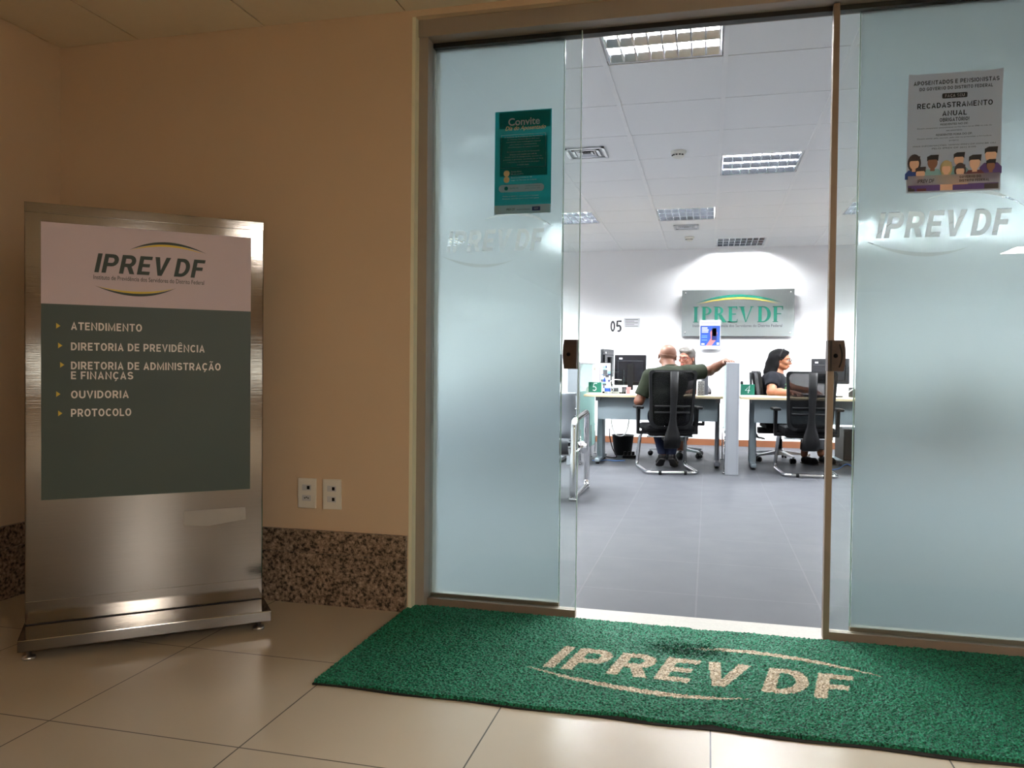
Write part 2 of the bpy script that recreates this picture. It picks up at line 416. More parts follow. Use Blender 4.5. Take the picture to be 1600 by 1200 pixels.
# --- bold grotesque capitals: outlines (outer contour, then holes) for the logo, strokes for signs
def arc(cx, cz, rx, rz, a0, a1, n=10):
    return [(cx+rx*math.cos(math.radians(a0+(a1-a0)*k/n)), cz+rz*math.sin(math.radians(a0+(a1-a0)*k/n))) for k in range(n+1)]
GLYPH = {
    'I': (.22, [[(0, 0), (.22, 0), (.22, 1), (0, 1)]]),
    'P': (.74, [[(0, 0), (.22, 0), (.22, .35)]+arc(.42, .675, .32, .325, -90, 90)+[(0, 1)], [(.22, .54)]+arc(.405, .675, .115, .135, -90, 90)+[(.22, .81)]]),
    'R': (.77, [[(0, 0), (.22, 0), (.22, .36), (.35, .36), (.53, 0), (.78, 0), (.565, .405)]+arc(.42, .68, .32, .32, -55, 90)+[(0, 1)], [(.22, .55)]+arc(.405, .68, .115, .13, -90, 90)+[(.22, .81)]]),
    'E': (.64, [[(0, 0), (.64, 0), (.64, .185), (.22, .185), (.22, .415), (.58, .415), (.58, .59), (.22, .59), (.22, .815), (.64, .815), (.64, 1), (0, 1)]]),
    'V': (.82, [[(.30, 0), (.52, 0), (.82, 1), (.58, 1), (.41, .30), (.24, 1), (0, 1)]]),
    'D': (.76, [[(0, 0), (.33, 0)]+arc(.33, .5, .43, .5, -90, 90, 14)+[(0, 1)], [(.22, .185)]+arc(.32, .5, .215, .315, -90, 90, 14)+[(.22, .815)]]),
    'F': (.62, [[(0, 0), (.22, 0), (.22, .395), (.56, .395), (.56, .58), (.22, .58), (.22, .815), (.62, .815), (.62, 1), (0, 1)]]),
}
def logo_contours(weight=0.0):
    out = []; x = 0
    for ch in 'IPREV DF':
        if ch == ' ': x += .30; continue
        w, cs = GLYPH[ch]
        for c in cs: out.append([(x+u+.20*v, v) for u, v in c])
        x += w+(.13 if ch not in 'V' else .04)
    lo, hi = bounds([p for c in out for p in c])
    return [[((u-lo[0])/(hi[0]-lo[0]), v*.213) for u, v in c] for c in out]
LOGO_C = logo_contours()
def fill_contours(cs):
    c2 = bpy.data.curves.new('outline', 'CURVE'); c2.dimensions = '2D'; c2.fill_mode = 'BOTH'
    for s_ in cs:
        sp = c2.splines.new('POLY'); sp.points.add(len(s_)-1); sp.use_cyclic_u = True
        for p, q in zip(sp.points, s_): p.co = (q[0], q[1], 0, 1)
    o2 = bpy.data.objects.new('outline', c2); C.objects.link(o2)
    dg = bpy.context.evaluated_depsgraph_get(); me = o2.evaluated_get(dg).to_mesh()
    vs = [(v.co.x, v.co.y) for v in me.vertices]; fs = [tuple(p.vertices) for p in me.polygons]
    o2.to_mesh_clear(); bpy.data.objects.remove(o2); bpy.data.curves.remove(c2)
    return vs, fs
LOGO_V, LOGO_F = fill_contours(LOGO_C)
_b = .5
STROKES = {   # width, polylines of the stroke's centre on a unit cap height
    'A': (.74, [[(.10, 0), (.37, .93), (.64, 0)], [(.2, .29), (.54, .29)]]),
    'B': (.64, [[(.1, 0), (.1, 1)], [(.1, .915), (.34, .915)]+arc(.36, .73, .17, .185, 90, -90, 6)+[(.1, .545)], [(.1, .545), (.36, .545)]+arc(.38, .315, .19, .23, 90, -90, 6)+[(.1, .085)]]),
    'C': (.70, [arc(.38, .5, .28, .415, 42, 318, 16)]),
    'D': (.70, [[(.1, 0), (.1, 1)], [(.1, .915), (.28, .915)]+arc(.28, .5, .32, .415, 90, -90, 12)+[(.1, .085)]]),
    'E': (.60, [[(.1, 0), (.1, 1)], [(.1, .915), (.57, .915)], [(.1, .51), (.52, .51)], [(.1, .085), (.57, .085)]]),
    'F': (.57, [[(.1, 0), (.1, 1)], [(.1, .915), (.56, .915)], [(.1, .48), (.50, .48)]]),
    'G': (.72, [arc(.38, .5, .28, .415, 42, 330, 16)+[(.62, .44), (.40, .44)]]),
    'I': (.20, [[(.1, 0), (.1, 1)]]),
    'L': (.56, [[(.1, 1), (.1, .085), (.55, .085)]]),
    'M': (.90, [[(.1, 0), (.1, .96), (.45, .12), (.80, .96), (.80, 0)]]),
    'N': (.74, [[(.1, 0), (.1, .95), (.64, .05), (.64, 1)]]),
    'O': (.76, [arc(.38, .5, .28, .415, 0, 360, 22)]),
    'P': (.66, [[(.1, 0), (.1, 1)], [(.1, .915), (.36, .915)]+arc(.36, .65, .20, .265, 90, -90, 8)+[(.1, .385)]]),
    'R': (.68, [[(.1, 0), (.1, 1)], [(.1, .915), (.36, .915)]+arc(.36, .67, .20, .245, 90, -90, 8)+[(.1, .425)], [(.33, .43), (.60, 0)]]),
    'S': (.66, [arc(.33, .70, .235, .215, 20, 255, 10)+arc(.33, .29, .245, .205, 80, -160, 10)]),
    'T': (.66, [[(.33, 0), (.33, 1)], [(0, .915), (.66, .915)]]),
    'U': (.72, [[(.1, 1), (.1, .36)]+arc(.36, .345, .26, .26, 180, 360, 12)+[(.62, 1)]]),
    'V': (.72, [[(.08, 1), (.36, .06), (.64, 1)]]),
}
ACCENT = {'Ê': 'E', 'Ã': 'A', 'Ç': 'C', 'Ó': 'O'}
def sign_text(body, x0, z0, w, h, t=.18):
    """capitals drawn as strokes, scaled to width w and cap height h; returns vertices and faces"""
    vs, fs = [], []; x = 0
    def stroke(pts, t):
        P = [np.array(p, float) for i, p in enumerate(pts) if i == 0 or math.dist(p, pts[i-1]) > 1e-4]; n = len(P); o = len(vs)
        closed = np.linalg.norm(P[0]-P[-1]) < 1e-6
        for i in range(n):
            d1 = (P[i]-P[i-1]) if i else ((P[-1]-P[-2]) if closed else P[1]-P[0])
            d2 = (P[i+1]-P[i]) if i < n-1 else ((P[1]-P[0]) if closed else P[-1]-P[-2])
            d1 = d1/np.linalg.norm(d1); d2 = d2/np.linalg.norm(d2)
            nn = np.array([-(d1+d2)[1], (d1+d2)[0]]); L = np.linalg.norm(nn)
            nn = nn/L if L > 1e-6 else np.array([-d1[1], d1[0]])
            k = min(1/max(.35, abs(nn[0]*-d1[1]+nn[1]*d1[0])), 1.7)*t/2
            vs.append(tuple(P[i]+nn*k+np.array([x, 0]))); vs.append(tuple(P[i]-nn*k+np.array([x, 0])))
        for i in range(n-1): fs.append((o+2*i+1, o+2*i+3, o+2*i+2, o+2*i))
    for ch in body:
        if ch == ' ': x += .36; continue
        if ch == '!': stroke([(.1, .3), (.1, 1)], t); stroke([(.1, 0), (.1, .17)], t); x += .3; continue
        cw, ss = STROKES[ACCENT.get(ch, ch)]
        for s_ in ss: stroke(s_, t)
        if ch == 'Ê': stroke([(cw/2-.2, 1.12), (cw/2, 1.28), (cw/2+.2, 1.12)], .09)
        if ch == 'Ã': stroke([(cw/2-.22, 1.13), (cw/2-.08, 1.22), (cw/2+.08, 1.13), (cw/2+.22, 1.22)], .09)
        if ch == 'Ó': stroke([(cw/2-.05, 1.1), (cw/2+.1, 1.3)], .1)
        if ch == 'Ç': stroke([(cw/2+.02, .0), (cw/2+.04, -.13), (cw/2-.12, -.22)], .09)
        x += cw+.12
    x -= .12
    return [(x0+u*w/x, z0+v*h) for u, v in vs], fs
ARC_UP = crescent((0.37, 0.305), (0.745, 0.345), (1.09, 0.225), 0.032)
ARC_LO = crescent((-0.07, -0.025), (0.33, -0.155), (0.70, -0.085), 0.032)
def logo_shapes(fl, x0, z0, w, m_l, m_arc, m_in=None):
    fl.tris([(x0+x*w, z0+z*w) for x, z in LOGO_V], LOGO_F, m_l)
    for (a, b) in (ARC_UP, ARC_LO):
        vs, fs = cres_quads(x0*0+np.array([[x0, z0]])+a*w, np.array([[x0, z0]])+b*w); fl.tris(vs, fs, m_arc, False)

# ------------------------------------------------------------------ LOBBY SHELL
LX0, LX1, LY0 = -2.857, 9.0, -9.0           # lobby extents
WY, GY = 2.985, 3.08                         # lobby face of the front wall, lobby face of the sliding doors
OPX, OPZ = -1.168, 2.388                     # door opening: left edge and top
CZ = 2.412                                   # lobby ceiling
OZ, OY1 = 2.60, 10.75                        # office ceiling and back wall
OX0, OX1 = -3.95, 4.35

b = MB(); b.box((LX0-.2, LY0, -.1), (LX1, GY+.02, 0)); structure(b.build('floor', M['lobby_floor']))
b = MB(); b.box((LX0-.15, LY0, 0), (LX0, WY, 2.6)); structure(b.build('wall_left', M['lobby_wall']))
b = MB(); b.box((LX0-.15, WY, 0), (OPX, WY+.16, 2.75)); b.box((OPX, WY, OPZ), (3.0, WY+.16, 2.75)); b.box((3.0, WY, 0), (LX1, WY+.16, 2.75)); structure(b.build('wall_front', M['lobby_wall']))
b = MB(); b.box((LX1, -2.2, 0), (LX1+.15, WY, 2.6)); b.box((LX1, LY0, 0), (LX1+.15, -2.2, .80)); b.box((LX1, LY0, 1.04), (LX1+.15, -2.2, 2.6))
structure(b.build('wall_right', M['lobby_wall']))
b = MB(); b.box((LX0-.15, LY0-.15, 0), (5.35, LY0, 2.6)); b.box((5.35, LY0-.15, 0), (LX1+.15, LY0, .80)); b.box((5.35, LY0-.15, 1.04), (LX1+.15, LY0, 2.6)); structure(b.build('wall_rear', M['lobby_wall']))
b = MB(); b.box((5.35, LY0-.08, .80), (LX1, LY0-.074, 1.04)); structure(b.build('added_window_rear', M['glass']))  # unseen strip window, added for a bright band on the totem steel
b = MB(); b.box((LX1+.06, LY0, .80), (LX1+.066, -2.2, 1.04)); structure(b.build('added_window_right', M['glass']))  # second added strip, lets world light reflect in the totem frame
# lobby ceiling: boards with narrow gaps
b = MB()
xs = [LX0, -2.443, -1.826, -1.198] + [-1.198+.62*k for k in range(1, 18)]
ys = [WY-.62*k for k in range(0, 20)]
for i in range(len(xs)-1):
    for j in range(len(ys)-1):
        b.box((xs[i]+.004, ys[j+1]+.003, CZ), (xs[i+1]-.004, ys[j]-.003, CZ+.02))
b.cur = 1; b.box((LX0, LY0, CZ+.006), (LX1, WY, CZ+.05))
structure(b.build('ceiling', [M['lobby_ceil'], M['ceil_gap']]))
# granite baseboards
b = MB(); b.box((LX0, WY-.020, 0), (OPX-.004, WY, .212)); b.box((LX0, WY-.020, .222), (OPX-.004, WY, .306)); b.box((LX0, WY-.014, .205), (OPX-.006, WY-.001, .23))
structure(b.build('baseboard_front', M['granite']))
b = MB(); b.box((LX0, LY0, 0), (LX0+.02, WY-.02, .212)); b.box((LX0, LY0, .222), (LX0+.02, WY-.02, .306)); b.box((LX0+.001, LY0, .205), (LX0+.014, WY-.02, .23))
structure(b.build('baseboard_left', M['granite']))
# cream jamb strip, aluminium frame, header, sill
b = MB(); b.box((OPX, WY+.002, 0), (OPX+.014, GY-.01, OPZ)); structure(b.build('trim_1', M['jamb_cream']))
b = MB(); b.box((OPX+.014, GY-.05, 0), (OPX+.052, GY+.09, OPZ)); structure(b.build('trim_2', M['alu']))
b = MB(); b.box((OPX+.014, GY-.062, OPZ-.068), (3.0, GY+.10, OPZ), .002); structure(b.build('trim_3', M['alu']))
b = MB(); b.box((OPX+.05, GY+.012, OPZ-.086), (3.0, GY+.05, OPZ-.066)); structure(b.build('trim_4', M['rubber']))
b = MB(); b.box((OPX, GY-.03, -.02), (3.0, GY+.125, .004)); structure(b.build('trim_5', M['sill']))

# ------------------------------------------------------------------ OFFICE SHELL
b = MB(); b.box((OX0, GY+.02, -.1), (OX1, OY1, 0)); structure(b.build('floor_office', M['off_floor']))
b = MB(); b.box((OX0-.2, OY1, 0), (OX1+.2, OY1+.15, OZ+.2)); structure(b.build('wall_back', M['off_wall']))
b = MB(); b.box((OX0-.15, GY+.06, 0), (OX0, OY1, OZ+.2)); structure(b.build('wall_office_left', M['off_wall']))
b = MB(); b.box((OX1, GY+.06, 0), (OX1+.15, OY1, OZ+.2)); structure(b.build('wall_office_right', M['off_wall']))
b = MB(); b.box((OX0, WY+.16, OPZ), (OX1, WY+.18, OZ+.2)); b.box((OX0, WY+.16, 0), (OPX-.01, WY+.18, OPZ)); structure(b.build('wall_office_front', M['off_wall']))
b = MB(); b.box((OX0, OY1-.014, 0), (OX1, OY1, .085)); structure(b.build('baseboard_back', M['wood_base']))
TX, TY = 0.613, 0.641
gx0, gy0 = -0.55, 4.21-TY*1
def cell(i, j): return (gx0+i*TX, gy0+j*TY)
LIGHT_CELLS = [(0, 0), (1, 4), (0, 7), (1, 10), (-2, 7), (3, 7), (-4, 2), (-3, 4), (-5, 5), (-5, 9), (4, 3), (5, 7), (6, 5), (6, 9)]
b = MB()
for i in range(-7, 9):
    for j in range(-1, 12):
        x, y = cell(i, j)
        if (i, j) in LIGHT_CELLS: continue
        x1, y1 = min(x+TX, OX1), min(y+TY, OY1); x0, y0 = max(x, OX0), max(y, WY+.18)
        if x1-x0 < .03 or y1-y0 < .03: continue
        b.cur = 0; b.box((x0+.001, y0+.0035, OZ), (x1-.001, y1-.0035, OZ+.015))
for j in range(-1, 13):
    b.cur = 2; y = gy0+j*TY
    if WY+.2 < y < OY1: b.box((OX0, y-.005, OZ+.004), (OX1, y+.005, OZ+.02))
for i in range(-7, 10):
    b.cur = 1; x = gx0+i*TX
    if OX0 < x < OX1: b.box((x-.013, WY+.18, OZ-.006), (x+.013, OY1, OZ-.001))
b.cur = 3; b.box((OX0, WY+.18, OZ+.16), (OX1, OY1, OZ+.2))
structure(b.build('ceiling_office', [M['off_ceil'], M['off_tbar'], M['ceil_gap'], M['off_wall']]))

# ------------------------------------------------------------------ OFFICE CEILING LIGHTS
M['tube'] = emit_mat('fluorescent_tube', (0.94, 0.98, 1.0), OFFICE_TUBE)
M['louvre'] = mat('mirror_louvre', (0.62, 0.65, 0.70), 0.16, 1.0, var=0.02)
M['housing'] = mat('light_housing', (0.85, 0.87, 0.9), 0.4, 0.2)
def make_light():
    t = thing('ceiling_light', '', 'light')
    hw, hd = TX/2-.016, TY/2-.010
    b = MB(); zt = .074
    b.box((-hw, -hd, zt), (hw, hd, zt+.01))
    for (x0, y0, x1, y1) in ((-hw, -hd, hw, -hd+.006), (-hw, hd-.006, hw, hd), (-hw, -hd, -hw+.006, hd), (hw-.006, -hd, hw, hd)): b.box((x0, y0, 0), (x1, y1, zt))
    b.build('housing', M['housing'], t)
    b = MB(); n1, n2 = 8, 3
    for k in range(n1+1):
        x = -hw+.012+(2*hw-.024)*k/n1; b.box((x-.004, -hd+.008, .002), (x+.004, hd-.008, .020))
    for k in range(n2+1):
        y = -hd+.012+(2*hd-.024)*k/n2; b.prism([(-.030, .034), (-.007, .001), (.007, .001), (.030, .034)], lambda u, v, w: Vector((-hw+.008+w, y+u, v)), 2*hw-.016)
    b.build('louvre', M['louvre'], t)
    for k in range(3):
        y = -hd+.012+(2*hd-.024)*(k+.5)/n2
        b = MB(); b.cyl((-hw+.02, y, .050), (hw-.02, y, .050), .014, 12); b.build('tube', M['tube'], t)
    return t
LIGHT_LABELS = {
    (0, 0): 'big bright louvred ceiling light nearest the glass doors, cut by the header',
    (1, 4): 'louvred ceiling light beyond the round smoke detector, right of the middle tee bar',
    (0, 7): 'louvred ceiling light directly in front of the smaller far air vent',
    (1, 10): 'glowing ceiling light against the back wall above the wall sign',
    (-2, 7): 'ceiling light cut by the edge of the left frosted panel',
    (3, 7): 'ceiling light cut by the edge of the right frosted panel',
    (5, 7): 'ceiling light glinting through the upper arc of the right etched logo',
}
proto = None; PLACED = {}
for ij in LIGHT_CELLS:
    x, y = cell(*ij)
    o = make_light() if proto is None else copy_tree(proto)
    proto = proto or o
    o.location = (x+TX/2, y+TY/2, OZ)
    side = 'left' if ij[0] < 0 else 'right'
    PLACED[ij] = o
    o['label'] = LIGHT_LABELS.get(ij, 'added square ceiling light behind the %s frosted glass panel' % side)  # cells without own label: unseen lights added to brighten the office
    o['group'] = 'louvred office ceiling lights' if ij in LIGHT_LABELS else 'added ceiling lights behind the %s frosted panel' % side

# tubes scaled in strength to balance the office light: the middle row of fixtures is dimmer than the rows along the sides
for cells_, k_ in ((((0, 0),), .2), (((1, 4), (0, 7)), .33), (((1, 10),), .27), (((-4, 2), (4, 3)), .55), (((-5, 9), (6, 9)), .7)):
    tm = emit_mat('fluorescent_tube_dim', (0.94, 0.98, 1.0), OFFICE_TUBE*k_)
    for ij in cells_:
        for c_ in children_of(PLACED[ij]):
            if c_.name.startswith('tube'): c_.data = c_.data.copy(); c_.data.materials[0] = tm
# warm lobby panels
M['lobby_lamp'] = emit_mat('warm_panel', (1.0, 0.935, 0.86), LOBBY_PANEL)
def lobby_light(x, y, label):
    t = thing('ceiling_panel_light', label, 'light', (x, y, CZ))
    b = MB()
    for (x0, y0, x1, y1) in ((-.31, -.31, .31, -.285), (-.31, .285, .31, .31), (-.31, -.285, -.285, .285), (.285, -.285, .31, .285)): b.box((x0, y0, -.012), (x1, y1, 0))
    b.build('frame', M['white_plastic'], t)
    b = MB(); b.box((-.285, -.285, -.008), (.285, .285, -.001)); b.build('diffuser', M['lobby_lamp'], t)
lobby_light(2.95, -1.3, 'warm square panel light on the lobby ceiling right of the camera')
lobby_light(5.0, -5.5, 'warm square panel light on the lobby ceiling far behind the camera')
lobby_light(3.6, -4.0, 'warm square panel light on the lobby ceiling behind the camera')

# ------------------------------------------------------------------ GLASS DOORS AND FIXED PANELS
def etched_film(name, x0, x1, z0, z1, lx, lz, lw, y, parent):
    """frosted film with the logo cut out of it: text curve plus outer rectangle, filled with holes"""
    P = [[(lx+x*lw, lz+z*lw) for x, z in s_] for s_ in LOGO_C]
    for a, c in (ARC_UP, ARC_LO):
        P.append([(lx+p[0]*lw, lz+p[1]*lw) for p in list(a)+list(c[::-1][1:-1])])
    P.append([(x0, z0), (x1, z0), (x1, z1), (x0, z1)])
    vs, fs = fill_contours(P)
    b = MB(); b.add([(x, y, z) for x, z in vs], fs, False)
    return b.build(name, M['frost'], parent)

FZ0, FZ1 = .045, OPZ-.070
def fixed_panel(name, x0, x1, lx, lz, lw):
    t = bpy.data.objects.new(name, None); C.objects.link(t); structure(t)
    b = MB(); b.box((x0, GY+.040, FZ0), (x1, GY+.050, FZ1)); b.build('glass_pane', M['glass'], t)
    etched_film('frosted_film', x0+.004, x1-.004, FZ0, FZ1, lx, lz, lw, GY+.0385, t)
    b = MB(); b.box((x0, GY+.030, .004), (x1, GY+.060, FZ0)); b.build('bottom_rail', M['alu_dark'], t)
    b = MB(); xe = x1 if x0 < 0 else x0; b.box((xe-.0015, GY+.0398, FZ0), (xe+.0015, GY+.0502, FZ1)); b.build('polished_edge', M['glass_edge'], t)
fixed_panel('window_1', OPX+.052, -0.572, -1.061, 1.466, .413)
fixed_panel('window_2', 0.522, 2.98, 0.587, 1.475, .44)

def sliding_door(name, x0, x1, edge_x, seal):
    t = bpy.data.objects.new(name, None); C.objects.link(t); structure(t)
    b = MB(); b.box((x0, GY, .034), (x1, GY+.010, OPZ-.075)); b.build('glass_pane', M['glass'], t)
    b = MB(); b.box((x0, GY-.012, .004), (x1, GY+.022, .034)); b.build('bottom_rail', M['alu_dark'], t)
    s = -1 if edge_x < 0 else 1
    if seal:
        b = MB(); b.box((edge_x-.002, GY-.014, .006), (edge_x+.020, GY+.024, OPZ-.07), .002); b.build('edge_profile', M['alu_dark'], t)
    else:
        b = MB(); b.box((edge_x-.0015, GY-.0005, .034), (edge_x+.0015, GY+.0105, OPZ-.075)); b.build('polished_edge', M['glass_edge'], t)
    return t
d1 = sliding_door('door_1', OPX+.05, -0.497, -0.497, False)
d2 = sliding_door('door_2', 0.424, 1.75, 0.424, True)
def lock(door, x0, x1, z0, z1, s):
    """bronze lock case with one bowed edge, seen as a flat box gripping the glass"""
    n = 8; bow = [(x0 if s < 0 else x1, 0)]
    pts = []
    if s > 0: pts = [(x0, z0)]+[(x1-.006+.006*math.sin(PI*k/n), z0+(z1-z0)*k/n) for k in range(n+1)]+[(x0, z1)]
    else: pts = [(x1, z1)]+[(x0+.006-.006*math.sin(PI*k/n), z1-(z1-z0)*k/n) for k in range(n+1)]+[(x1, z0)]
    b = MB(); b.prism(pts, lambda u, v, w: Vector((u, GY-.024+w, v)), .058)
    o = b.build('lock_case', M['lock'], door)
    if s > 0:
        xc = x1-.018
        b = MB(); b.tube([(xc-.004+.010*math.sin(PI*k/8), GY-.025, z0+.014+(z1-z0-.028)*k/8) for k in range(9)], .003, 8); b.build('finger_groove', M['rubber'], o)
        b = MB(); b.box((x0+.008, GY-.0255, z0+.001), (x0+.014, GY-.0238, z1-.001)); b.build('slot', M['rubber'], o)
    b = MB(); b.lathe([(.008, 0), (.008, .002)], (0, 0, 0), 16)
    b.v = [((x0+x1)/2-.004+p[0], GY-.0242-p[2], (z0+z1)/2+p[1]) for p in b.v]; b.build('keyhole', M['black_plastic'], o)
M['lock'] = mat('worn_bronze_lock', srgb(70, 58, 52), 0.45, 0.4, var=0.35, scale=35)
lock(d1, -.556, -.501, .988, 1.103, -1)
lock(d2, .421, .482, .989, 1.101, 1)

# ------------------------------------------------------------------ DOOR MAT
def door_mat():
    x0, x1, y0, y1 = -1.178, 1.35, 2.215, 3.045
    h = .0042; nx, ny = int((x1-x0)/h), int((y1-y0)/h)
    rng = np.random.default_rng(3)
    X, Y = np.meshgrid(np.linspace(x0, x1, nx), np.linspace(y0, y1, ny), indexing='ij')
    # slightly ragged, gently bent long edges
    Y = Y + (1-(Y-y0)/(y1-y0))*(0.005*np.sin(X*3.1)+0.003*np.sin(X*17)+rng.normal(0, .0012, (nx, 1))
        + .022*np.exp(-((X-.02)/.05)**2) + .012*np.exp(-((X+.22)/.06)**2))
    Y = Y - ((Y-y0)/(y1-y0))*(.012*np.exp(-((X-.0)/.06)**2)+rng.normal(0, .0015, (nx, 1)))
    Z = .013 + rng.uniform(-.0035, .0045, X.shape)
    Zs = Z.copy(); Zs[1:-1, 1:-1] = (Z[1:-1, 1:-1]*2+Z[:-2, 1:-1]+Z[1:-1, :-2])/4
    Z = Zs
    # worn, crushed patch by the sill
    worn = np.exp(-(((X+.06)/.13)**2+((Y-2.80)/.07)**2))
    Z -= worn*rng.uniform(0, .012, X.shape)
    Z[0, :] = Z[-1, :] = .002; Z[:, 0] = .002; Z[:, -1] = .004
    # logo raster
    ang = math.radians(-1.4); ca, sa = math.cos(ang), math.sin(ang); ox, oy, w = -.512, 2.512, .972
    U = ((X-ox)*ca+(Y-oy)*sa)/w; V = (-(X-ox)*sa+(Y-oy)*ca)/w
    lv = np.array(LOGO_V); tri = []
    for f in LOGO_F:
        for k in range(1, len(f)-1): tri.append((f[0], f[k], f[k+1]))
    ins = np.zeros(X.shape, bool)
    def addtri(p, q, r):
        lo = np.minimum(np.minimum(p, q), r); hi = np.maximum(np.maximum(p, q), r)
        mm = np.where((U >= lo[0]) & (U <= hi[0]) & (V >= lo[1]) & (V <= hi[1]))
        if len(mm[0]) == 0: return
        uu, vv = U[mm], V[mm]
        def sgn(a, c): return (uu-c[0])*(a[1]-c[1])-(a[0]-c[0])*(vv-c[1])
        d1, d2, d3 = sgn(p, q), sgn(q, r), sgn(r, p)
        ok = ~(((d1 < 0) | (d2 < 0) | (d3 < 0)) & ((d1 > 0) | (d2 > 0) | (d3 > 0)))
        ins[mm[0][ok], mm[1][ok]] = True
    for t in tri: addtri(lv[t[0]], lv[t[1]], lv[t[2]])
    up = crescent((0.37, 0.315), (0.745, 0.325), (1.10, 0.235), 0.034); lw_ = crescent((-0.068, -0.005), (0.33, -0.125), (0.68, -0.065), 0.034)
    for a, c in (up, lw_):
        vs, fs = cres_quads(a, c); vs = np.array(vs)
        for f in fs: addtri(vs[f[0]], vs[f[1]], vs[f[2]]); addtri(vs[f[0]], vs[f[2]], vs[f[3]])
    ins &= ~((worn > .35) & (rng.random(X.shape) < worn*.8))
    vs = np.stack([X, Y, Z], -1).reshape(-1, 3)
    idx = np.arange(nx*ny).reshape(nx, ny)
    q = np.stack([idx[:-1, :-1], idx[1:, :-1], idx[1:, 1:], idx[:-1, 1:]], -1).reshape(-1, 4)
    me = bpy.data.meshes.new('pile'); me.from_pydata(vs.tolist(), [], q.tolist())
    at = me.attributes.new('print', 'FLOAT', 'POINT'); at.data.foreach_set('value', ins.reshape(-1).astype(np.float32))
    at = me.attributes.new('worn', 'FLOAT', 'POINT'); at.data.foreach_set('value', (worn*(rng.random(X.shape) < .7)).reshape(-1).astype(np.float32))
    m, nt, bs = nodes_of('coil_mat'); N, L = nt.nodes, nt.links
    a1 = N.new('ShaderNodeAttribute'); a1.attribute_name = 'print'; a2 = N.new('ShaderNodeAttribute'); a2.attribute_name = 'worn'
    tc = N.new('ShaderNodeTexCoord')
    def noise_ramp(sc, c0, c1):
        nz = N.new('ShaderNodeTexNoise'); nz.inputs['Scale'].default_value = sc; nz.inputs['Detail'].default_value = 2; L.new(tc.outputs['Object'], nz.inputs['Vector'])
        r = N.new('ShaderNodeValToRGB'); r.color_ramp.elements[0].position = .36; r.color_ramp.elements[1].position = .66
        r.color_ramp.elements[0].color = (*c0, 1); r.color_ramp.elements[1].color = (*c1, 1); L.new(nz.outputs['Fac'], r.inputs[0]); return r
    g = noise_ramp(170, srgb(5, 48, 34), srgb(34, 134, 98)); p = noise_ramp(170, srgb(146, 132, 110), srgb(214, 200, 174))
    mx = N.new('ShaderNodeMix'); mx.data_type = 'RGBA'; L.new(a1.outputs['Fac'], mx.inputs[0]); L.new(g.outputs[0], mx.inputs[6]); L.new(p.outputs[0], mx.inputs[7])
    m2 = N.new('ShaderNodeMix'); m2.data_type = 'RGBA'; L.new(a2.outputs['Fac'], m2.inputs[0]); L.new(mx.outputs[2], m2.inputs[6]); m2.inputs[7].default_value = (*srgb(20, 60, 48), 1)
    L.new(m2.outputs[2], bs.inputs['Base Color']); bs.inputs['Roughness'].default_value = .75; bs.inputs['Specular IOR Level'].default_value = .3
    me.materials.append(m)
    t = thing('door_mat', 'green coil doormat with beige logo lettering in front of the glass doors', 'doormat', ((x0+x1)/2, (y0+y1)/2, 0))
    o = bpy.data.objects.new('pile', me); C.objects.link(o); o.parent = t; o.location = (-(x0+x1)/2, -(y0+y1)/2, 0)
    b = MB(); n = 60
    rows = []
    for yy, zz in ((y0-.007, .0045), (y1, .0045)):
        rows.append([(x0+(x1-x0)*k/n-(x0+x1)/2, yy-(y0+y1)/2+(.004*math.sin(k*.7) if yy < 2.5 else 0), zz) for k in range(n+1)])
    b.sheet(rows, .0042)
    b.build('backing', M['rubber'], t)
door_mat()

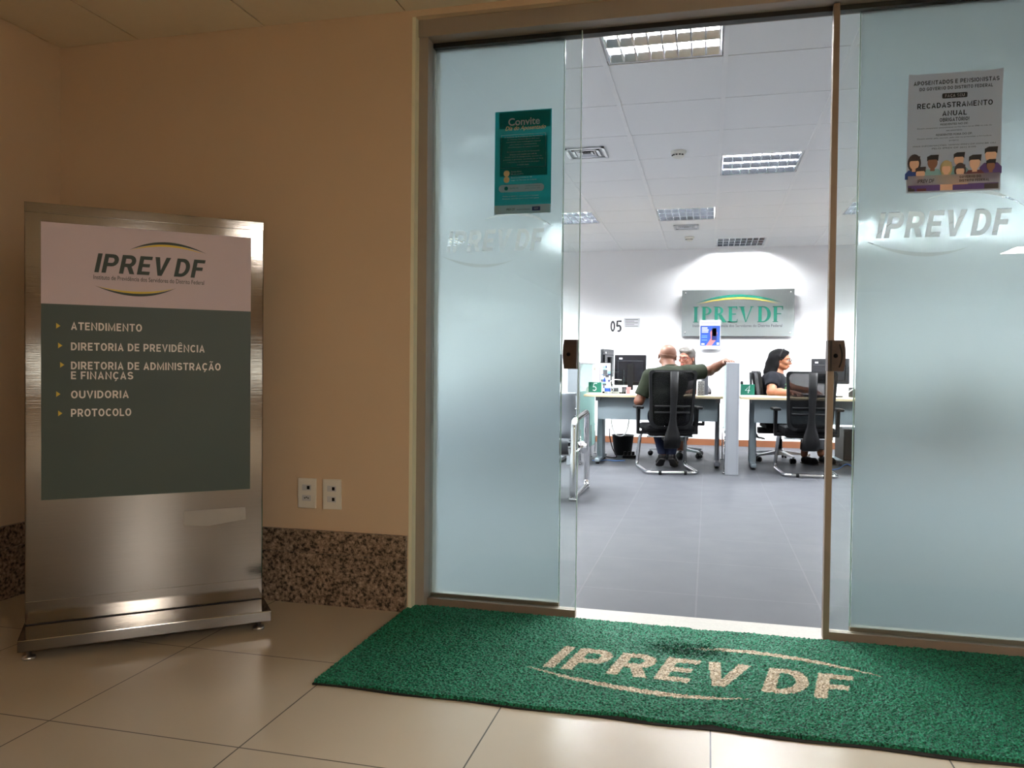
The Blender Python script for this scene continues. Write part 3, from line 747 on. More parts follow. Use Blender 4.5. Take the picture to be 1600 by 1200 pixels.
# ------------------------------------------------------------------ TOTEM SIGN
def totem():
    t = thing('totem_sign', 'tall brushed steel directory stand with white and dark green panel by the lobby corner', 'directory sign', (-1.992, 2.50, 0), math.radians(40))
    b = MB(); b.box((-.40, 0, .074), (.398, .10, 1.545), .004); b.box((-.40, -.0015, 1.512), (.398, .102, 1.547), .002); b.build('body', M['steel'], t)
    b = MB(); b.box((-.396, -.002, .0735), (.394, .01, .0765)); b.build('seam', M['rubber'], t)
    b = MB(); b.box((-.398, -.0012, .077), (.396, .02, .155), .001); b.build('kick_band', M['steel'], t)
    b = MB(); b.box((-.405, -.172, .034), (.405, .24, .074), .003); b.build('plinth', M['steel'], t)
    for x in (-.375, .365):
        for y in (-.135, .20):
            b = MB(); b.lathe([(.020, 0), (.022, .004), (.020, .010), (.008, .012), (.008, .034)], (x, y, 0), 16); b.build('levelling_foot', M['satin_alu'], t)
    f = Flat(); f.y = -.0022
    f.rect(-.350, 1.1975, .350, 1.482, M['tot_white']); f.build('header_panel', t)
    f = Flat(); f.y = -.0022; f.rect(-.350, .509, .350, 1.1975, M['tot_green']); pg = f.build('green_panel', t)
    # logo
    f = Flat(); f.y = -.0032
    vs = [( -.186+x*.372, 1.316+z*.372*.86) for x, z in LOGO_V]; f.tris(vs, LOGO_F, M['logo_dk'])
    f.text('Instituto de Previdência dos Servidores do Distrito Federal', M['logo_dk'], -.188, 1.291, w=.369, h=.016, bold=.004)
    for p0, pm, p1 in (((-.073, 1.404), (.052, 1.4315), (.190, 1.408)),):
        a, c = crescent(p0, pm, p1, .0095); f.tris(*cres_quads(a, c), M['logo_dk'], False)
        a, c = crescent((p0[0]+.004, p0[1]-.001), (pm[0], pm[1]-.0075), (p1[0]-.012, p1[1]-.0015), .0075); f.tris(*cres_quads(a, c), M['logo_yel'], False)
    p0, pm, p1 = (-.186, 1.269), (-.045, 1.2365), (.083, 1.273)
    a, c = crescent(p0, pm, p1, .0095); f.tris(*cres_quads(a, c), M['logo_dk'], False)
    a, c = crescent((p0[0]+.010, p0[1]-.002), (pm[0], pm[1]+.0095), (p1[0]-.006, p1[1]-.001), .0075); f.tris(*cres_quads(a, c), M['logo_yel'], False)
    f.build('logo', t)
    f = Flat(); f.y = -.0032
    for txt, z, w in (('ATENDIMENTO', 1.108, .228), ('DIRETORIA DE PREVIDÊNCIA', 1.036, .443), ('DIRETORIA DE ADMINISTRAÇÃO', .9685, .500), ('E FINANÇAS', .9335, .199), ('OUVIDORIA', .8655, .185), ('PROTOCOLO', .8005, .193)):
        f.sign(txt, -.259, z, w, .0275, M['tot_text']); f.build('lettering', t)
    f = Flat(); f.y = -.0032
    for x, z in ((-.298, 1.121), (-.292, 1.052), (-.286, .984), (-.298, .881), (-.292, .813)):
        f.poly([(x-.006, z-.010), (x+.007, z), (x-.006, z+.010)], M['logo_yel'], False); f.build('bullet_arrow', t)
    f = Flat(); f.y = -.0008; f.poly([(.11, .385), (.20, .376), (.335, .392), (.333, .44), (.112, .438)], M['residue']); tag(f.build('glue_residue', t), 'dull sticker residue')
M['residue'] = mat('dull_glue_residue', (0.205, 0.188, 0.165), 0.42, 0.9, var=0.08, scale=25)
totem()

# ------------------------------------------------------------------ WALL PLATES
def plate(x, rz, label, sw):
    t = thing('wall_plate', label, 'outlet', (x, WY, .459), 0, 'white wall plates beside the totem')
    b = MB(); b.box((-.041, -.009, -.0625), (.041, 0, .0625), .003, Matrix.Rotation(rz, 4, 'Y')); b.build('cover', M['white_plastic'], t)
    for k, z in enumerate((.024, -.020)):
        b = MB(); b.box((-.020, -.0105, z-.012), (.020, -.009, z+.012)); mo = b.build('module', M['white_clean'], t)
        if sw == 'socket' and k == 1:
            for dx, dz in ((-.008, 0), (0, .003), (.008, 0)):
                b = MB(); b.cyl((dx, -.0105, z+dz), (dx, -.0112, z+dz), .0028, 10); b.build('pin_hole', M['black_plastic'], mo)
        else:
            b = MB(); b.box((.002, -.0115, z-.007), (.014, -.0103, z+.007)); b.build('jack', M['black_plastic'], mo)
plate(-1.617, 0.0, 'white wall plate with a power socket, the left one nearest the totem', 'socket')
plate(-1.503, -.02, 'white wall plate with two data jacks, nearest the glass door', 'jack')

# ------------------------------------------------------------------ POSTERS
def poster_green():
    t = thing('poster', 'teal invitation poster taped on the left glass door above the etched logo', 'poster', (-.730, GY-.0012, 1.812))
    f = Flat(.0003); W2, H2 = .116, .205
    f.rect(-W2, -H2, W2, H2, M['teal']); f.build('sheet', t)
    f = Flat(.0003); f.y = -.0003
    f.rect(-W2*.82, -.055, W2*.86, .10, M['teal_dk']); f.rect(-W2*.85, .135, W2*.95, H2*.98, M['teal_dk'], False)
    x0, x1, z0, z1 = -.090, .093, -.022, .111
    wt = M['paper']
    for r in ((x0, z0, x1, z0+.0016), (x0, z1-.0016, x1, z1), (x0, z0, x0+.0016, z1), (x1-.0016, z0, x1, z1)): f.rect(*r, M['post_paper'], False)
    f.rect(-W2, -H2, W2, -H2+.035, M['post_paper'])
    f.poly(rrect(-.098, -.118, .088, -.088, .014), M['post_paper'], False)
    f.rect(.040, -H2+.010, .073, -H2+.026, M['navy'])
    for z in (-.043, -.068): f.poly(ell2(-.066, z, .0125, .0125), M['gold'], False)
    f.poly(ell2(-.067, -.103, .008, .008), M['teal_dk'])
    f.build('artwork', t)
    f = Flat(.0003); f.y = -.0026; f.auto = ('text_line', t)
    f.text('Convite', M['post_paper'], 0, .146, h=.030, center=0.004, bold=.02)
    f.text('Dia do Aposentado', M['gold_light'], 0, .122, w=.165, h=.022, center=0.01, shear=.35)
    rows = ['O Instituto de Previdência dos Servidores', 'do Distrito Federal (Iprev-DF) está', 'convidando você, homenageado especial', 'para celebrar a aposentadoria', 'reconhecimento de nossos serviços']
    z = .098
    for r in rows: f.text(r, M['post_paper'], 0, z, w=.0038*len(r), h=.0055, center=0.002, bold=.01); z -= .0103
    z -= .008
    for r in ['Em comemoração ao Dia do Aposentado', 'faremos uma manhã com café da', 'manhã, aulas de alongamento, sorteios de', 'prêmios e ginástica, atividades ao ar livre', 'e momentos de convivência de amigos', 'e muito mais.']:
        f.text(r, M['post_paper'], 0, z, w=.0038*len(r), h=.0055, center=0.002, bold=.01); z -= .0103
    f.text('Sexta-feira', M['post_paper'], -.047, -.040, w=.042, h=.006, bold=.01); f.text('26 de janeiro', M['post_paper'], -.047, -.050, w=.05, h=.006, bold=.01)
    f.text('Estacionamento n. 10', M['post_paper'], -.047, -.064, w=.085, h=.006, bold=.01); f.text('Lago do Parque da Cidade', M['post_paper'], -.047, -.075, w=.105, h=.006, bold=.01)
    f.text('Das 8 às 12h', M['teal_dk'], -.052, -.106, w=.035, h=.006); f.text('Confirme presença', M['teal_dk'], .012, -.099, w=.06, h=.0045); f.text('pelo nosso site', M['teal_dk'], .012, -.108, w=.06, h=.0045)
    f.text('Venha e celebre com muitas surpresas', M['post_paper'], -.082, -.138, w=.148, h=.006, bold=.008); f.text('Participe, convide quem você mais gosta', M['post_paper'], -.082, -.148, w=.15, h=.006, bold=.008)
    f.text('IPREV DF', M['ink_black'], -.066, -H2+.013, w=.036, h=.009, shear=.2); f.text('Secretaria de Economia', M['ink_black'], -.022, -H2+.014, w=.055, h=.005)
    f.text('GDF', M['post_paper'], .048, -H2+.0145, w=.018, h=.007)
poster_green()

def poster_people():
    t = thing('poster', 'pale grey annual registration poster with cartoon people on the right glass door', 'poster', (.8255, GY-.0012, 1.834))
    W2, H2 = .150, .209
    b = MB(); n = 12
    def yy(x, z): return -.0006-.010*max(0, (abs(x)/W2-.86)/.14)**2*max(0, z/H2)**3
    b.sheet([[(-W2+2*W2*k/n, yy(-W2+2*W2*k/n, z), z) for k in range(n+1)] for z in np.linspace(-H2, H2, 13)]); b.build('sheet', M['post_paper'], t)
    f = Flat(.0001); f.y = -.0007
    P = M
    f.rect(-W2+.006, -H2+.006, W2-.006, -H2+.028, P['purple'])
    f.rect(-.115, -H2+.006, -.085, -H2+.026, P['maroon']); f.rect(-W2+.006, -H2+.006, -.122, -H2+.020, P['hair_ink'], False); f.rect(-.04, -H2+.006, 0, -H2+.03, P['skin_a'], False); f.rect(.10, -H2+.006, W2-.006, -H2+.024, P['hair_ink'], False)
    def man(x, z, s, body, skin, hair, long=False):
        f.poly([(x-.030*s, z-.055*s), (x+.030*s, z-.055*s), (x+.030*s, z-.035*s), (x+.018*s, z-.022*s), (x-.018*s, z-.022*s), (x-.030*s, z-.035*s)], body)
        if long: f.poly(ell2(x, z+.002*s, .022*s, .032*s), hair)
        f.rect(x-.007*s, z-.028*s, x+.007*s, z-.008*s, skin)
        f.poly(ell2(x, z, .0155*s, .021*s), skin)
        f.poly([(x-.017*s, z+.004*s), (x-.012*s, z+.010*s), (x+.012*s, z+.010*s), (x+.017*s, z+.004*s), (x+.019*s, z+.026*s), (x-.006*s, z+.026*s), (x-.017*s, z+.020*s)], hair)
        f.build('cartoon_head', t)
    man(-.125, -.105, 1.0, P['blue'], P['skin_a'], P['hair_ink'], True)
    man(-.066, -.104, 1.05, P['pale_teal'], P['skin_b'], P['ink_black'])
    man(.018, -.098, 1.0, P['pale_teal'], P['skin_a'], P['ink_black'])
    man(-.022, -.128, .9, P['gold'], P['skin_a'], P['gold'], True)
    man(.118, -.088, 1.15, P['purple'], P['skin_a'], P['ink_black'])
    man(.068, -.112, 1.1, P['maroon'], P['skin_a'], P['ink_black'])
    man(-.105, -.142, .95, P['purple'], P['skin_a'], P['hair_ink'])
    man(.022, -.138, .85, P['skin_a'], P['skin_a'], P['hair_ink'], True)
    man(.118, -.124, .85, P['purple'], P['skin_b'], P['ink_black'])
    f.rect(-W2+.004, -H2+.026, W2-.004, -H2+.060, P['post_paper'])
    f.build('caption_band', t)
    f.poly(rrect(-.040, .118, .040, .136, .004), P['ink_black']); f.build('title_pill', t)
    f.auto = ('text_line', t); f.y -= .0003
    ib = M['ink_black']
    f.sign('APOSENTADOS E PENSIONISTAS', -.133, .169, .272, .0145, ib)
    f.sign('DO GOVERNO DO DISTRITO FEDERAL', -.113, .149, .232, .0115, ib)
    f.sign('FAÇA SEU', -.031, .122, .062, .010, M['post_paper'])
    f.sign('RECADASTRAMENTO', -.120, .086, .240, .0185, ib)
    f.sign('ANUAL', -.039, .057, .078, .0175, ib)
    f.sign('OBRIGATÓRIO!', -.047, .037, .094, .013, ib)
    f.text('RESIDENTES NO DF:', ib, 0, .024, w=.088, h=.007, center=0, bold=.01)
    f.text('Devem comparecer pessoalmente ao Na Hora ou ao BRB no mês do', M['ink_grey'], 0, .013, w=.236, h=.006, center=0); f.text('seu aniversário', M['ink_grey'], 0, .003, w=.05, h=.006, center=0)
    f.text('RESIDENTES FORA DO DF:', ib, 0, -.012, w=.115, h=.007, center=0, bold=.01)
    f.text('Devem enviar pelo correio, pelo site ou preencher o formulário', M['ink_grey'], 0, -.023, w=.236, h=.006, center=0); f.text('próprio', M['ink_grey'], 0, -.033, w=.03, h=.006, center=0)
    f.text('MAIS INFORMAÇÕES: WWW.IPREV.DF.GOV.BR OU', M['ink_grey'], 0, -.049, w=.262, h=.007, center=0); f.text('PELO IPREV DF (61) 3105', M['ink_grey'], 0, -.060, w=.14, h=.007, center=0)
    f.text('IPREV DF', ib, -.115, -H2+.034, w=.055, h=.013, shear=.2, bold=.01)
    f.sign('GOVERNO DO', .020, -H2+.046, .068, .008, ib); f.sign('DISTRITO FEDERAL', .020, -H2+.033, .094, .008, ib)

poster_people()

# ------------------------------------------------------------------ OFFICE CEILING FITTINGS
def air_vent(x, y, w, label):
    t = thing('air_vent', label, 'air vent', (x, y, OZ-.006), 0, 'ceiling air vents')
    b = MB()
    for k, (a, z) in enumerate(((w/2, 0), (w/2-.045, -.0))):
        for (x0, y0, x1, y1) in ((-a, -a, a, -a+.02), (-a, a-.02, a, a), (-a, -a, -a+.02, a), (a-.02, -a, a, a)): b.box((x0, y0, z-.006), (x1, y1, z+.002))
    b.build('frame', M['satin_alu'], t)
    b = MB(); b.box((-w/2+.045, -w/2+.045, .003), (w/2-.045, w/2-.045, .006)); b.build('duct', M['rubber'], t)
    for s_ in (.55, .32):
        b = MB(); a = (w/2-.05)*s_
        for (p, q) in (((-a-.02, -a-.02), (a+.02, -a-.02)), ((a+.02, -a-.02), (a+.02, a+.02)), ((a+.02, a+.02), (-a-.02, a+.02)), ((-a-.02, a+.02), (-a-.02, -a-.02))):
            p2 = (p[0]*a/(a+.02), p[1]*a/(a+.02)); q2 = (q[0]*a/(a+.02), q[1]*a/(a+.02))
            b.add([(*p, -.006), (*q, -.006), (*q2, .003), (*p2, .003)], [(0, 1, 2, 3)], False)
        b.build('deflector', M['satin_alu'], t)
air_vent(-.90, 5.85, .29, 'square grey ceiling air vent near the left frosted panel, before the smoke detector')
air_vent(-.26, 9.08, .27, 'small ceiling air vent behind the middle louvred light, by the far detector')
def smoke(x, y, label):
    t = thing('smoke_detector', label, 'smoke detector', (x, y, OZ), 0, 'round smoke detectors')
    b = MB(); b.lathe([(.058, 0), (.058, -.012), (.052, -.018), (.045, -.02)][::-1]); b.build('base', M['offwhite_det'], t)
    b = MB(); b.lathe([(.046, -.018), (.044, -.036), (.034, -.046), (.012, -.048)][::-1]); b.build('cap', M['offwhite_det'], t)
    b = MB()
    for k in range(5): 
        a = math.radians(200+28*k); b.box((-.007, -.003, -.036), (.007, .003, -.028), 0, Matrix.Translation((.046*math.cos(a), .046*math.sin(a), 0)) @ Matrix.Rotation(a+PI/2, 4, 'Z'))
    b.build('slot', M['rubber'], t)
smoke(-.236, 5.96, 'round ivory smoke detector on the ceiling, the larger nearer one')
smoke(-.243, 9.79, 'round ivory smoke detector near the back wall behind the small vent')

# ------------------------------------------------------------------ BACK WALL: SIGN, POSTER, NUMBER, NOTE
M['sign_alu'] = steel_mat('brushed_sign_aluminium', (0.38, 0.42, 0.425), 0.36, streak=(160, 1.5, 1.5))
def wall_sign():
    t = thing('wall_sign', 'brushed metal sign with green serif letters under a green and yellow arc on back wall', 'wall sign', (.355, OY1-.07, 1.745))
    b = MB(); b.box((-.703, -.004, -.303), (.703, .006, .303)); b.build('plate', M['sign_alu'], t)
    for x in (-.66, .66):
        for z in (-.26, .26):
            b = MB(); b.cyl((x, -.008, z), (x, .07, z), .010, 12); b.build('standoff', M['chrome'], t)
    # thin-serif capitals: thick stems, hairline bars
    G = MB(); S, Hh, T = .040, .205, .013
    def pl(p): G.prism(p, lambda u, v, w: Vector((u, -.004-w, v)), .006)
    def stem(x, w=S, z0=0, z1=Hh): pl([(x, z0), (x+w, z0), (x+w, z1), (x, z1)])
    def bar(x0, x1, z, t=T): pl([(x0, z), (x1, z), (x1, z+t), (x0, z+t)])
    def bowl(x, zc, rx, rz, t):
        a = [(x+(rx)*math.cos(math.radians(th)), zc+rz*math.sin(math.radians(th))) for th in range(-90, 91, 12)]
        c = [(x+(rx-t)*math.cos(math.radians(th)), zc+(rz-T)*math.sin(math.radians(th))) for th in range(-90, 91, 12)]
        for i in range(len(a)-1): pl([c[i], a[i], a[i+1], c[i+1]])
    Z0 = -.123; letters = []
    def serif(x0, x1): bar(x0, x1, 0, .009); bar(x0, x1, Hh-.009, .009)
    x = -.557
    def shift(dx):
        for i in range(mark[0], len(G.v)): v = G.v[i]; G.v[i] = (v[0]+dx, v[1], v[2]+Z0)
        mark[0] = len(G.v)
    mark = [0]
    stem(.014); serif(0, .068); shift(-.557)
    stem(.014); serif(0, .066); bowl(.054, .150, .075, .055, .034); bar(.05, .06, .095); shift(-.452)
    stem(.014); serif(0, .066); bowl(.054, .152, .068, .053, .032); bar(.05, .06, .100); pl([(.06, .100), (.100, .104), (.165, 0), (.118, 0)]); shift(-.297)
    stem(.014); bar(0, .12, 0); bar(0, .12, Hh-T); bar(.05, .105, .1); pl([(.112, 0), (.122, 0), (.126, .045), (.116, .035)]); pl([(.108, Hh-.035), (.12, Hh-.04), (.12, Hh), (.108, Hh)]); shift(-.118)
    pl([(.078, 0), (.088, 0), (.058, Hh), (.010, Hh)]); pl([(.078, 0), (.090, 0), (.165, Hh), (.150, Hh)]); bar(-.006, .07, Hh-.009, .009); bar(.138, .18, Hh-.009, .009); shift(.025)
    stem(.014); serif(0, .06); bar(.05, .07, 0); bar(.05, .07, Hh-T); bowl(.068, Hh/2, .098, Hh/2, .042); shift(.252)
    stem(.014); bar(0, .068, 0, .009); bar(0, .126, Hh-T); bar(.05, .105, .1); pl([(.114, Hh-.045), (.126, Hh-.05), (.126, Hh), (.114, Hh)]); shift(.440)
    G.build('lettering', M['sign_green'], t)
    f = Flat(); f.y = -.009
    a, c = crescent((-.53, .125), (.0, .206), (.555, .128), .030, 40); f.tris(*cres_quads(a, c), M['sign_green'])
    f.build('green_arc', t)
    f = Flat(); f.y = -.0088
    a, c = crescent((-.515, .110), (.01, .178), (.515, .112), .024, 40); f.tris(*cres_quads(a, c), M['sign_yel'])
    f.build('yellow_arc', t)
    f = Flat(); f.y = -.0048; f.text('Instituto de Previdência dos Servidores do Distrito Federal', M['ink_grey'], -.56, -.185, w=1.12, h=.036, bold=.006); f.build('tagline', t)
wall_sign()

def small_poster():
    t = thing('poster', 'blue poster of a hand and phone over the wall sign\'s lower edge', 'poster', (.018, OY1-.085, 1.462))
    f = Flat(.0006); f.rect(-.135, -.19, .135, .19, M['paper']); f.build('sheet', t)
    f = Flat(.0006); f.y = -.0007
    f.rect(-.125, -.145, .125, .115, M['blue'])
    f.poly([(-.05, -.145), (.02, -.145), (.075, -.07), (.095, .02), (.075, .05), (.045, -.01), (.02, .06), (.0, .03), (.01, -.05)], M['pink'])
    f.poly(rrect(.022, -.075, .085, .085, .008), M['navy']); f.poly(rrect(.028, -.02, .079, .078, .004), M['paper'], False)
    f.rect(-.11, -.135, -.07, -.115, M['paper'], False); f.rect(.085, -.135, .115, -.105, M['paper'], False)
    for k, w in enumerate((.07, .085, .08)): f.rect(-.105, .078-.026*k, -.105+w, .094-.026*k, M['paper'], False)
    for z in (-.02, -.04, -.075): f.rect(-.105, z, -.035, z+.005, M['pale_teal'], False)
    f.rect(-.12, .15, .10, .153, M['ink_grey']); f.rect(-.10, -.165, -.08, -.158, M['ink_grey'], False); f.rect(.05, -.165, .10, -.158, M['navy'], False)
    f.build('artwork', t)
small_poster()
def wall_number():
    t = thing('wall_number', 'black numerals zero five on the white back wall left of the note', 'number sign', (-1.227, OY1-.0015, 1.505))
    for k, ch in enumerate('05'):
        f = Flat(); 
        if ch == '0':
            o_ = [(p[0]*.9, p[1]) for p in ell2(0, 0, .036, .074, 28)]; i_ = ell2(0, 0, .0125, .046, 28)
            vs = o_+i_; f.tris([(x-.040, z+.074) for x, z in vs], [(j, (j+1) % 28, 28+(j+1) % 28, 28+j) for j in range(28)], M['ink_black'])
        else:
            a = [(.036, .142), (-.020, .142), (-.025, .072)]+arc(.0, .045, .024, .038, 130, -130, 12)
            vs, fs = [], []
            for j in range(len(a)):
                p = np.array(a[j]); d = np.array(a[min(j+1, len(a)-1)])-np.array(a[max(j-1, 0)]); n_ = np.array([-d[1], d[0]])/np.linalg.norm(d)*.0125
                vs += [tuple(p+n_+np.array([.042, 0])), tuple(p-n_+np.array([.042, 0]))]
            fs = [(2*j+1, 2*j+3, 2*j+2, 2*j) for j in range(len(a)-1)]; f.tris(vs, fs, M['ink_black'])
        f.build('numeral', t)
wall_number()
def wall_note():
    t = thing('paper_note', 'small white printed note on the back wall right of the black numerals', 'paper', (-1.008, OY1-.0015, 1.62))
    f = Flat(); f.rect(-.105, -.06, .105, .065, M['paper']); f.build('sheet', t)
    f = Flat(); f.y = -.0006
    for k in range(5): f.rect(-.09, .045-.022*k, -.09+(.17 if k % 2 == 0 else .12), .051-.022*k, M['ink_grey'], False)
    f.build('lettering', t)
wall_note()

# ------------------------------------------------------------------ DESKS AND DIVIDERS
def desk(x0, x1, y0, y1, label, lwide=True):
    t = thing('desk', label, 'desk', ((x0+x1)/2, (y0+y1)/2, 0), 0, 'counter desks'); hx, hy = (x1-x0)/2, (y1-y0)/2
    b = MB(); b.box((-hx, -hy, .705), (hx, hy, .730), .003); b.build('desktop', M['desk_top'], t)
    b = MB(); b.box((-hx+.14, -hy+.10, .47), (hx-.05, -hy+.118, .704)); b.build('modesty_panel', M['desk_grey'], t)
    for s_ in (-1, 1):
        x = s_*(hx-.05) if s_ > 0 else -hx+.14
        b = MB(); w = .022 if s_ > 0 else .035
        b.prism([(p[0], p[1]) for p in rrect(-w, -.09, w, .09, .02)], lambda u, v, q: Vector((x+u, v+.02, .05+q)), .655)
        b.box((x-.025, -hy+.06, .662), (x+.025, hy-.04, .703)); 
        l = b.build('leg', M['desk_grey'] if s_ < 0 else M['grey_metal'], t)
        b = MB(); b.box((x-.028, -hy+.06, .022), (x+.028, hy-.05, .060), .012); b.build('foot_bar', M['grey_metal'] if s_ > 0 else M['desk_grey'], l)
        for y in (-hy+.09, hy-.08):
            b = MB(); b.lathe([(.020, 0), (.020, .012), (.008, .016), (.008, .028)], (x, y, 0), 12); b.build('glide', M['black_plastic'], l)
    return t
desk(-1.255, .150, 8.15, 8.85, 'pale maple desk with grey panel where the bald man in green sits')
desk(.315, 1.72, 8.15, 8.85, 'pale maple desk where the dark-haired woman works with a mouse')
desk(-2.85, -1.46, 8.15, 8.85, 'pale desk left of the tinted glass divider, mostly behind frosted glass')
desk(1.93, 3.35, 8.15, 8.85, 'pale desk blurred behind the right frosted glass panel')

def divider(x0, x1, y0, ylen, label, pane):
    t = thing('desk_divider', label, 'divider', ((x0+x1)/2, y0, 0), 0, 'dividers between desks'); hw = (x1-x0)/2
    b = MB(); b.box((-hw, 0, 0), (hw, .075, 1.062), .004)
    b.cur = 0; b.build('end_post', M['post_grey'], t)
    b = MB()
    for x in (-hw+.016, hw-.016): b.box((x-.002, -.0012, .01), (x+.002, .001, 1.05))
    b.build('groove', M['grey_metal'], t)
    b = MB(); b.box((-hw-.002, -.004, 1.062), (hw+.002, .08, 1.068), .001); b.build('cap', M['white_clean'], t)
    xg = -hw+.012 if pane == 'clear' else hw-.012
    if pane == 'tinted':
        b = MB(); b.box((xg-.004, .075, .76), (xg+.004, ylen, 1.045)); b.build('clear_pane', M['divglass'], t)
        b = MB(); b.box((xg-.004, .075, .11), (xg+.004, ylen, .757)); b.build('frosted_pane', M['divfrost'], t)
        b = MB(); b.box((xg-.010, .075, 1.045), (xg+.010, ylen, 1.06)); b.build('top_rail', M['satin_alu'], t)
    else:
        b = MB(); b.box((-hw+.03, .075, .06), (hw-.03, ylen, 1.05), .002); b.build('board', M['post_grey'], t)
        b = MB(); b.box((-hw+.002, .075, .36), (-hw+.008, ylen, 1.05)); b.build('glass_facing', M['divglass'], t)
        for z in (.30, .40):
            b = MB(); b.box((-hw-.012, .09, z-.012), (-hw+.03, .12, z+.012), .003); b.build('clamp', M['chrome'], t)
    for y in ((.10, ylen-.10) if pane == 'clear' else (.10, .45, .85, ylen-.05)):
        x = -hw-.004 if pane == 'clear' else hw+.006
        b = MB(); b.cyl((x, y, 0), (x, y, .36), .007, 10); b.lathe([(.018, 0), (.018, .012), (.008, .014)], (x, y, 0), 12); b.build('support_rod', M['chrome'], t)
divider(.168, .290, 7.74, 1.45, 'light grey desk divider under the bald man\'s outstretched hand', 'clear')
divider(-1.405, -1.285, 8.02, 1.25, 'divider with green tinted glass at the left end of the bald man\'s desk', 'tinted')
divider(1.79, 1.90, 7.9, 1.3, 'grey desk divider at the right end of the dark-haired woman\'s desk', 'clear')

def number_plaque(x, y, digit, label):
    t = thing('number_plaque', label, 'number plaque', (x, y, .730), 0, 'green number plaques on the desks')
    b = MB(); b.box((-.070, -.03, 0), (.070, .03, .016), .002); b.build('base', M['white_clean'], t)
    b = MB(); b.box((-.068, -.006, .016), (.068, .006, .125)); p = b.build('plate', M['num_green'], t)
    f = Flat(); f.y = -.0064
    if digit == '5': a = [(.022, .112), (-.010, .112), (-.018, .072)]+arc(-.006, .057, .019, .020, 120, -140, 12)
    else: a = [(.006, .036), (.020, .112), (-.022, .062), (.024, .062)]
    vs = []
    for j in range(len(a)):
        q = np.array(a[j]); d = np.array(a[min(j+1, len(a)-1)])-np.array(a[max(j-1, 0)]); n_ = np.array([-d[1], d[0]])/np.linalg.norm(d)*.0045; vs += [tuple(q+n_), tuple(q-n_)]
    f.tris(vs, [(2*j+1, 2*j+3, 2*j+2, 2*j) for j in range(len(a)-1)], M['paper']); f.build('numeral', p)
    return t
number_plaque(-1.155, 8.28, '5', 'green plaque with a white five on the bald man\'s desk')
number_plaque(.388, 8.28, '4', 'green plaque with a white four on the dark-haired woman\'s desk')
t = thing('rubber_stamp', 'tiny black stamp standing behind the green plaque with the four', 'stamp', (.335, 8.36, .730))
b = MB(); b.lathe([(.014, 0), (.014, .06), (.006, .07), (.006, .12), (.014, .125), (.014, .145), (.008, .155)], n=14); b.build('handle', M['black_plastic'], t)

def monitor(x, y, rz, w, h, zc, label, face_away=True, tilt=0):
    t = thing('monitor', label, 'monitor', (x, y, .730), rz, 'black computer monitors')
    b = MB(); b.box((-w/2, -.022, zc-h/2-.73), (w/2, .010, zc+h/2-.73), .008); b.box((-w/2+.03, -.034, zc-h/2+.03-.73), (w/2-.03, -.018, zc+h/2-.06-.73), .01); b.build('case', M['black_gloss'], t)
    b = MB(); b.box((-w/2+.012, .0085, zc-h/2+.014-.73), (w/2-.012, .0115, zc+h/2-.012-.73)); b.build('screen', M['black_screen_on'], t)
    b = MB(); b.box((-.03, -.055, .012), (.03, -.034, zc-.66), .004); b.build('neck', M['black_plastic'], t)
    b = MB(); b.prism(rrect(-.12, -.11, .12, .07, .03), lambda u, v, q: Vector((u, v, q)), .012); b.build('stand_base', M['black_plastic'], t)
    b = MB(); b.box((-w/2+.05, -.0230 if h > .31 else -.0352, zc+h/2-.050-.73), (-w/2+.085, -.0221 if h > .31 else -.0345, zc+h/2-.032-.73)); b.build('asset_tag', M['paper'], t)
    return t
M['black_screen_on'] = mat('screen_face', srgb(60, 66, 76), 0.15)
monitor(-.83, 8.72, math.radians(8), .345, .335, .985, 'black monitor back turned to us, left of the bald man')
monitor(-1.10, 8.80, math.radians(80), .42, .31, 1.06, 'grey monitor seen edge-on near the left end of the bald man\'s desk')
monitor(1.22, 8.66, math.radians(-35), .40, .26, .995, 'black monitor in front of the dark-haired woman, beside the bronze lock')
monitor(-1.75, 8.45, math.radians(20), .42, .30, 1.0, 'black monitor on the desk left of the tinted divider')

def keyboard(x, y, rz, label):
    t = thing('keyboard', label, 'keyboard', (x, y, .730), rz)
    b = MB(); b.box((-.21, -.07, 0), (.21, .07, .016), .004); b.build('case', M['black_plastic'], t)
    b = MB()
    for r in range(5):
        for c in range(15): b.box((-.198+c*.0265, -.058+r*.0235, .016), (-.198+c*.0265+.022, -.058+r*.0235+.019, .021))
    o = b.build('keys', M['black_fabric'], t)
keyboard(1.02, 8.50, math.radians(-80), 'black keyboard on the dark-haired woman\'s desk before her')
keyboard(-.45, 8.62, math.radians(5), 'black keyboard behind the bald man on his desk')
def mouse(x, y, rz, label):
    t = thing('mouse', label, 'mouse', (x, y, .730), rz)
    b = MB(); R = []
    for i in range(7):
        th = i/6*PI/2; R.append((math.cos(th), math.sin(th)))
    rows = []
    for r, z in R: rows.append([(r*.032*math.cos(2*PI*k/16), r*.055*math.sin(2*PI*k/16), z*.034) for k in range(17)])
    b.sheet(rows); b.build('shell', M['black_plastic'], t)
    b = MB(); b.cyl((-.004, .03, .030), (.004, .03, .030), .007, 10); b.build('wheel', M['grey_metal'], t)
mouse(.905, 8.50, math.radians(-80), 'black mouse under the dark-haired woman\'s hand')
mouse(-.700, 8.50, 0, 'black mouse under the grey-haired woman\'s hand')

